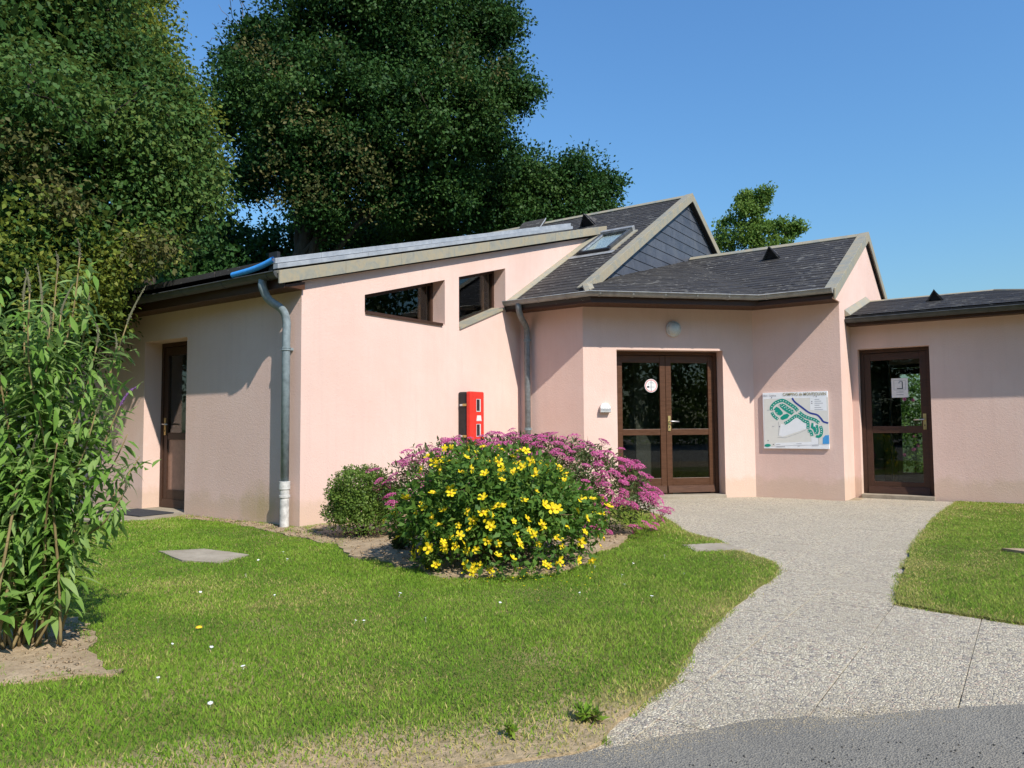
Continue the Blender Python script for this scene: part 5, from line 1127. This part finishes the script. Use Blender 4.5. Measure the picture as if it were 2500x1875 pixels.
# garden behind the annex, seen through the two glazed doors
gl = [(np.array([3.5,12.6,.9]),.95),(np.array([4.4,12.4,.9]),.95),(np.array([4.0,12.6,1.7]),.8),(np.array([5.2,12.8,1.0]),1.0)]
def gf(root, base, r, C_):
    mb = MB()
    for i in range(40):
        p = np.array([r.uniform(3.3,5.0), 11.55+r.uniform(0,.25), r.uniform(.3,1.8)])-base
        for q in range(5): a = q*1.2566; e = p+np.array([math.cos(a),-.2,math.sin(a)])*.035; mb.tube([p,e],[.012,.016],5)
    mb.build('pink_flowers', M['pink'], root); set_tint(COL.objects[-1].data, [.9]*len(COL.objects[-1].data.vertices))
tree('garden_shrub', 'sunny green shrub with pink flowers seen through the single glazed door', gl, (4.2,12.6,-.05), M['acacia'], 91, 14, .22, 26, .075, .05, .3, gf, cat='shrub', twigs=20)
sp_ = MB(); sp_.box((2.6,9.9,-.05),(7.4,11.2,.01)); tag(sp_.build('rear_paving', M['conc']), kind='structure')
# hedge added out of view behind the viewer so the door glass mirrors green
hl = [(np.array([15+4.2*k, -13+3.4*k-8, 1.4+.3*(k%2)+z]), (2.9,2.9,2.4)) for k in range(-1,5) for z in (0,3.2,6.0)]
tree('reflection_hedge', 'tall green hedge added out of view for the door glass to reflect', hl, (20,-17,-.05), M['acacia'], 95, 1.3, .7, 30, .26, .12, .2, None, cat='hedge', twigs=5)

tl_ = [(np.array([-6+3.6*k, -24-.8*(k%2), z]), (2.6,2.4,2.6)) for k in range(0,6) for z in (1.8,5.0)]  # unseen trees added so the single door glass mirrors dark foliage
tree('reflection_trees', 'row of dark trees added out of view for the single glazed door to mirror', tl_, (3,-24,-.05), M['oak'], 96, 1.3, .7, 30, .26, .15, .2, None, cat='trees', twigs=5)
tr_ = [(np.array([15+2.8*k, 16-3.0*k, z]), (2.4,2.4,2.4)) for k in range(0,4) for z in (2,5)]  # more unseen trees, added for the gable windows to reflect
tree('gable_reflection_trees', 'row of dark trees added out of view for the gable windows to mirror', tr_, (19,12,-.05), M['oak'], 97, 1.3, .7, 30, .26, .15, .2, None, cat='trees', twigs=5)

# ------------------------------------------------------------------ grass, daisies and litter
def grass(name, poly, holes, n_try, bounds, seed, label):
    name_left = seed == 101
    r = np.random.default_rng(seed); P = r.random((n_try,2))*np.array([bounds[1]-bounds[0], bounds[3]-bounds[2]])+np.array([bounds[0],bounds[2]])
    P = P[inside_np(P, poly)]
    for h in holes: P = P[~inside_np(P, h)]
    dist = np.linalg.norm(P-CAM[:2], axis=1); P = P[r.random(len(P)) < np.clip((4.8/dist)**1.35, .14, 1)]; dist = np.linalg.norm(P-CAM[:2], axis=1)
    # keep what the camera and a step to either side can see
    f = CW @ np.array([0,0,-1.]); f2 = unit(f[None,:2])[0]; rel = P-CAM[:2]; dep = rel@f2; lat = rel@np.array([f2[1],-f2[0]]); k = (dep > 1.2) & (np.abs(lat) < dep*.78+1.0); P, dist = P[k], dist[k]
    dryv = vnoise(P, .9, 3)*.6+vnoise(P, 2.7, 4)*.4; edge = vnoise(P, .45, 7)
    roadd = np.min(np.linalg.norm(P[:,None,:]-np.array([p for p in road_edge if 2 < p[0] < 9])[None], axis=2), axis=1)
    pathd = np.min(np.linalg.norm(P[:,None,:]-np.array((path_left if name_left else path_right))[None], axis=2), axis=1)
    dry_ = np.clip((dryv-.54)*3.6, 0, 1)*.55+np.clip(.26-pathd,0,.26)*4.2*vnoise(P, 2.3, 15)+np.clip(.50-roadd, 0, .50)*2.4*(.35+.65*vnoise(P, 1.9, 8))
    keep = r.random(len(P)) > np.clip(dry_-.25,0,1)*.45+np.clip(.30-roadd,0,.3)*2.6*vnoise(P, 3.1, 31); P, dry_, dist = P[keep], dry_[keep], dist[keep]; n = len(P)
    lush = vnoise(P, 1.6, 9); h = (.010+.013*lush)*r.uniform(.55,1.35,n)*(1-.35*np.clip(dry_,0,1)); w = .0023*r.uniform(.7,1.3,n)*np.clip(dist/4.5,1,2.4)
    az = r.uniform(0,2*np.pi,n); sd = np.stack([np.cos(az),np.sin(az),0*az],1); ln_ = r.normal(size=(n,2))*.55; tip = np.concatenate([P+ln_*h[:,None], (lawn_z(P)+h)[:,None]],1); b = np.concatenate([P, lawn_z(P)[:,None]-.003],1)
    mid = b*.5+tip*.5; mid[:,2] += h*.12
    V_ = np.stack([b-sd*w[:,None], b+sd*w[:,None], mid+sd*w[:,None]*.8, tip, mid-sd*w[:,None]*.8],1).reshape(-1,3); F_ = np.arange(n*5).reshape(-1,5)
    isdry = r.random(n) < np.clip(dry_,0.03,.9); t = np.where(isdry, r.uniform(.72,1.0,n), np.clip(.02+.34*lush+.30*vnoise(P, 5.5, 21)+r.normal(size=n)*.12,0,.66)); t = np.repeat(t,5)
    return tag(link(name, np_mesh(name, V_, F_, t), M['grass']), label, 'grass', kind='stuff')
slabs_ = [[(.22,-1.64),(.44,-1.36),(1.02,-1.34),(1.15,-1.70),(.80,-1.78)],[(3.73,.99),(3.98,1.28),(4.26,1.07),(3.95,.74)],[(-4.6,-.01),(-2.02,-.01),(-1.95,-.5),(-2.3,-.95),(-4.6,-.95)]]
shrink = lambda p, k: [tuple(np.array(q)*(1-k)+np.mean(p,axis=0)*k) for q in p]
grass('lawn_grass', lawnL, [shrink(bed_poly,.06), shrink(strip_poly,.10), shrink(bare_poly,.12)]+[shrink(q,.14) for q in slabs_], 1250000, (-6,5.2,-5,4.1), 101, 'short mown green grass with dry patches left of the path')
grass('lawn_grass', lawnR, [shrink(patch_poly,.2)], 420000, (5.2,9,-.7,6.5), 102, 'short mown green grass right of the path')
# sparse tufts in the soil
def tufts(poly, n, seed, label):
    r = np.random.default_rng(seed); xs = np.array(poly); P = r.random((n*3,2))*(xs.max(0)-xs.min(0))+xs.min(0); P = P[inside_np(P, poly)][:n]; C2 = np.repeat(P, 14, 0)+r.normal(size=(len(P)*14,2))*.018; m = len(C2)
    h = .03*r.uniform(.5,1.4,m); az = r.uniform(0,6.28,m); sd = np.stack([np.cos(az),np.sin(az),0*az],1)*.003; b = np.concatenate([C2,np.full((m,1),.018)],1); tip = b+np.concatenate([r.normal(size=(m,2))*.018,h[:,None]],1)
    V_ = np.stack([b-sd,b+sd,tip],1).reshape(-1,3); tag(link('grass_tufts', np_mesh('grass_tufts', V_, np.arange(m*3).reshape(-1,3), np.repeat(r.uniform(.1,.8,m),3)), M['grass']), label, 'grass', kind='stuff')
tufts(bare_poly, 60, 5, 'thin grass tufts on bare soil around the buddleia'); tufts(strip_poly, 40, 6, 'thin grass tufts along the foot of the wall'); tufts(bed_poly, 90, 7, 'thin grass tufts in the flower bed soil')
r = np.random.default_rng(77); FP = []
for pl, sg in ((path_left, 1), (path_right, 1)):
    A_ = np.array(pl); 
    for i in range(len(A_)-1):
        L_ = np.linalg.norm(A_[i+1]-A_[i]); k = int(L_*900); t = r.random(k)[:,None]; nn = np.array([-(A_[i+1]-A_[i])[1], (A_[i+1]-A_[i])[0]])/max(L_,1e-6); FP.append(A_[i]+(A_[i+1]-A_[i])*t+nn*(r.normal(size=(k,1))*.022+.012))
FP = np.concatenate(FP); FP = FP[(FP[:,0] < 8) & (vnoise(FP, 4, 6) > .32)]; n = len(FP); h = .018*r.uniform(.5,1.6,n); az = r.uniform(0,6.28,n); sd_ = np.stack([np.cos(az),np.sin(az),0*az],1)*.0026; b = np.concatenate([FP,np.full((n,1),.0)],1); tip = b+np.concatenate([r.normal(size=(n,2))*.016,h[:,None]],1)
tag(link('edge_grass', np_mesh('edge_grass', np.stack([b-sd_,b+sd_,tip],1).reshape(-1,3), np.arange(n*3).reshape(-1,3), np.repeat(np.where(r.random(n) < .5, r.uniform(.7,1,n), r.uniform(.1,.6,n)),3)), M['grass']), 'straggling grass fringe along both edges of the path', 'grass', kind='stuff')
dm = MB()
for q in range(11): a = q*2*math.pi/11; dm.add([(0,0,.001),(.008*math.cos(a-.2),.008*math.sin(a-.2),.0015),(.0125*math.cos(a),.0125*math.sin(a),.003),(.008*math.cos(a+.2),.008*math.sin(a+.2),.0015)], [(0,1,2,3)])
dm.lathe((0,0,.001), (0,0,1), [(.0045,0),(.003,.0025)], 8); dm.tube([(0,0,-.04),(0,0,.0)], .0009, 4); dmesh = bpy.data.meshes.new('daisy'); dmesh.from_pydata(dm.v, [], dm.f); dmesh.materials.append(M['daisyw'])
rd = random.Random(9)
DP = [(3.46,-3.14),(3.30,-2.35),(3.34,-2.33),(3.57,-2.11),(3.73,-3.47),(4.07,-.79),(3.10,-3.05),(3.95,-1.15),(3.62,-.35),(3.80,-.10),(4.25,-.25),(3.05,-1.75),(1.75,-1.9),(1.35,-1.5),(1.2,-1.15),(1.5,-1.35),(2.45,-2.2),(2.9,-3.12),(3.92,-.52),(3.7,-1.62),(2.0,-2.4),(4.35,-1.0),(3.85,.35),(3.30,-3.42)]
for i, (x, y) in enumerate(DP):
    o = bpy.data.objects.new('daisy', dmesh); COL.objects.link(o); o.location = (x, y, .036); o.rotation_euler = (rd.uniform(-.4,.5), rd.uniform(-.4,.4), rd.uniform(0,6)); o.scale = (rd.uniform(.55,.95),)*3
    tag(o, 'tiny white daisy in the short lawn grass', 'daisy', 'daisies dotted over the lawn')
dd_ = dome(.017,.009,10,2,M['stamen'],'dandelion'); o = bpy.data.objects.new('dandelion', dd_); COL.objects.link(o); o.location = (2.72,-2.87,.03); tag(o, 'single yellow dandelion in the middle of the lawn', 'flower')
# fallen yellow petals under the bush
r = np.random.default_rng(3); n = 90; P = np.array([3.35,-1.0])+r.normal(size=(n,2))*np.array([.28,.22]); P = np.concatenate([P, (.052+.02*r.random(n))[:,None]],1); V_, F_, T_ = leaf_quads(P, r.normal(size=(n,3))*np.array([1,1,.2]), unit(np.array([0,0,1])+r.normal(size=(n,3))*.3), np.full(n,.016), np.full(n,.011), r.random(n))
tag(link('fallen_petals', np_mesh('fallen_petals', V_, F_, T_), M['yellow']), 'fallen yellow petals littering grass below the yellow flowered bush', 'petals', kind='stuff')
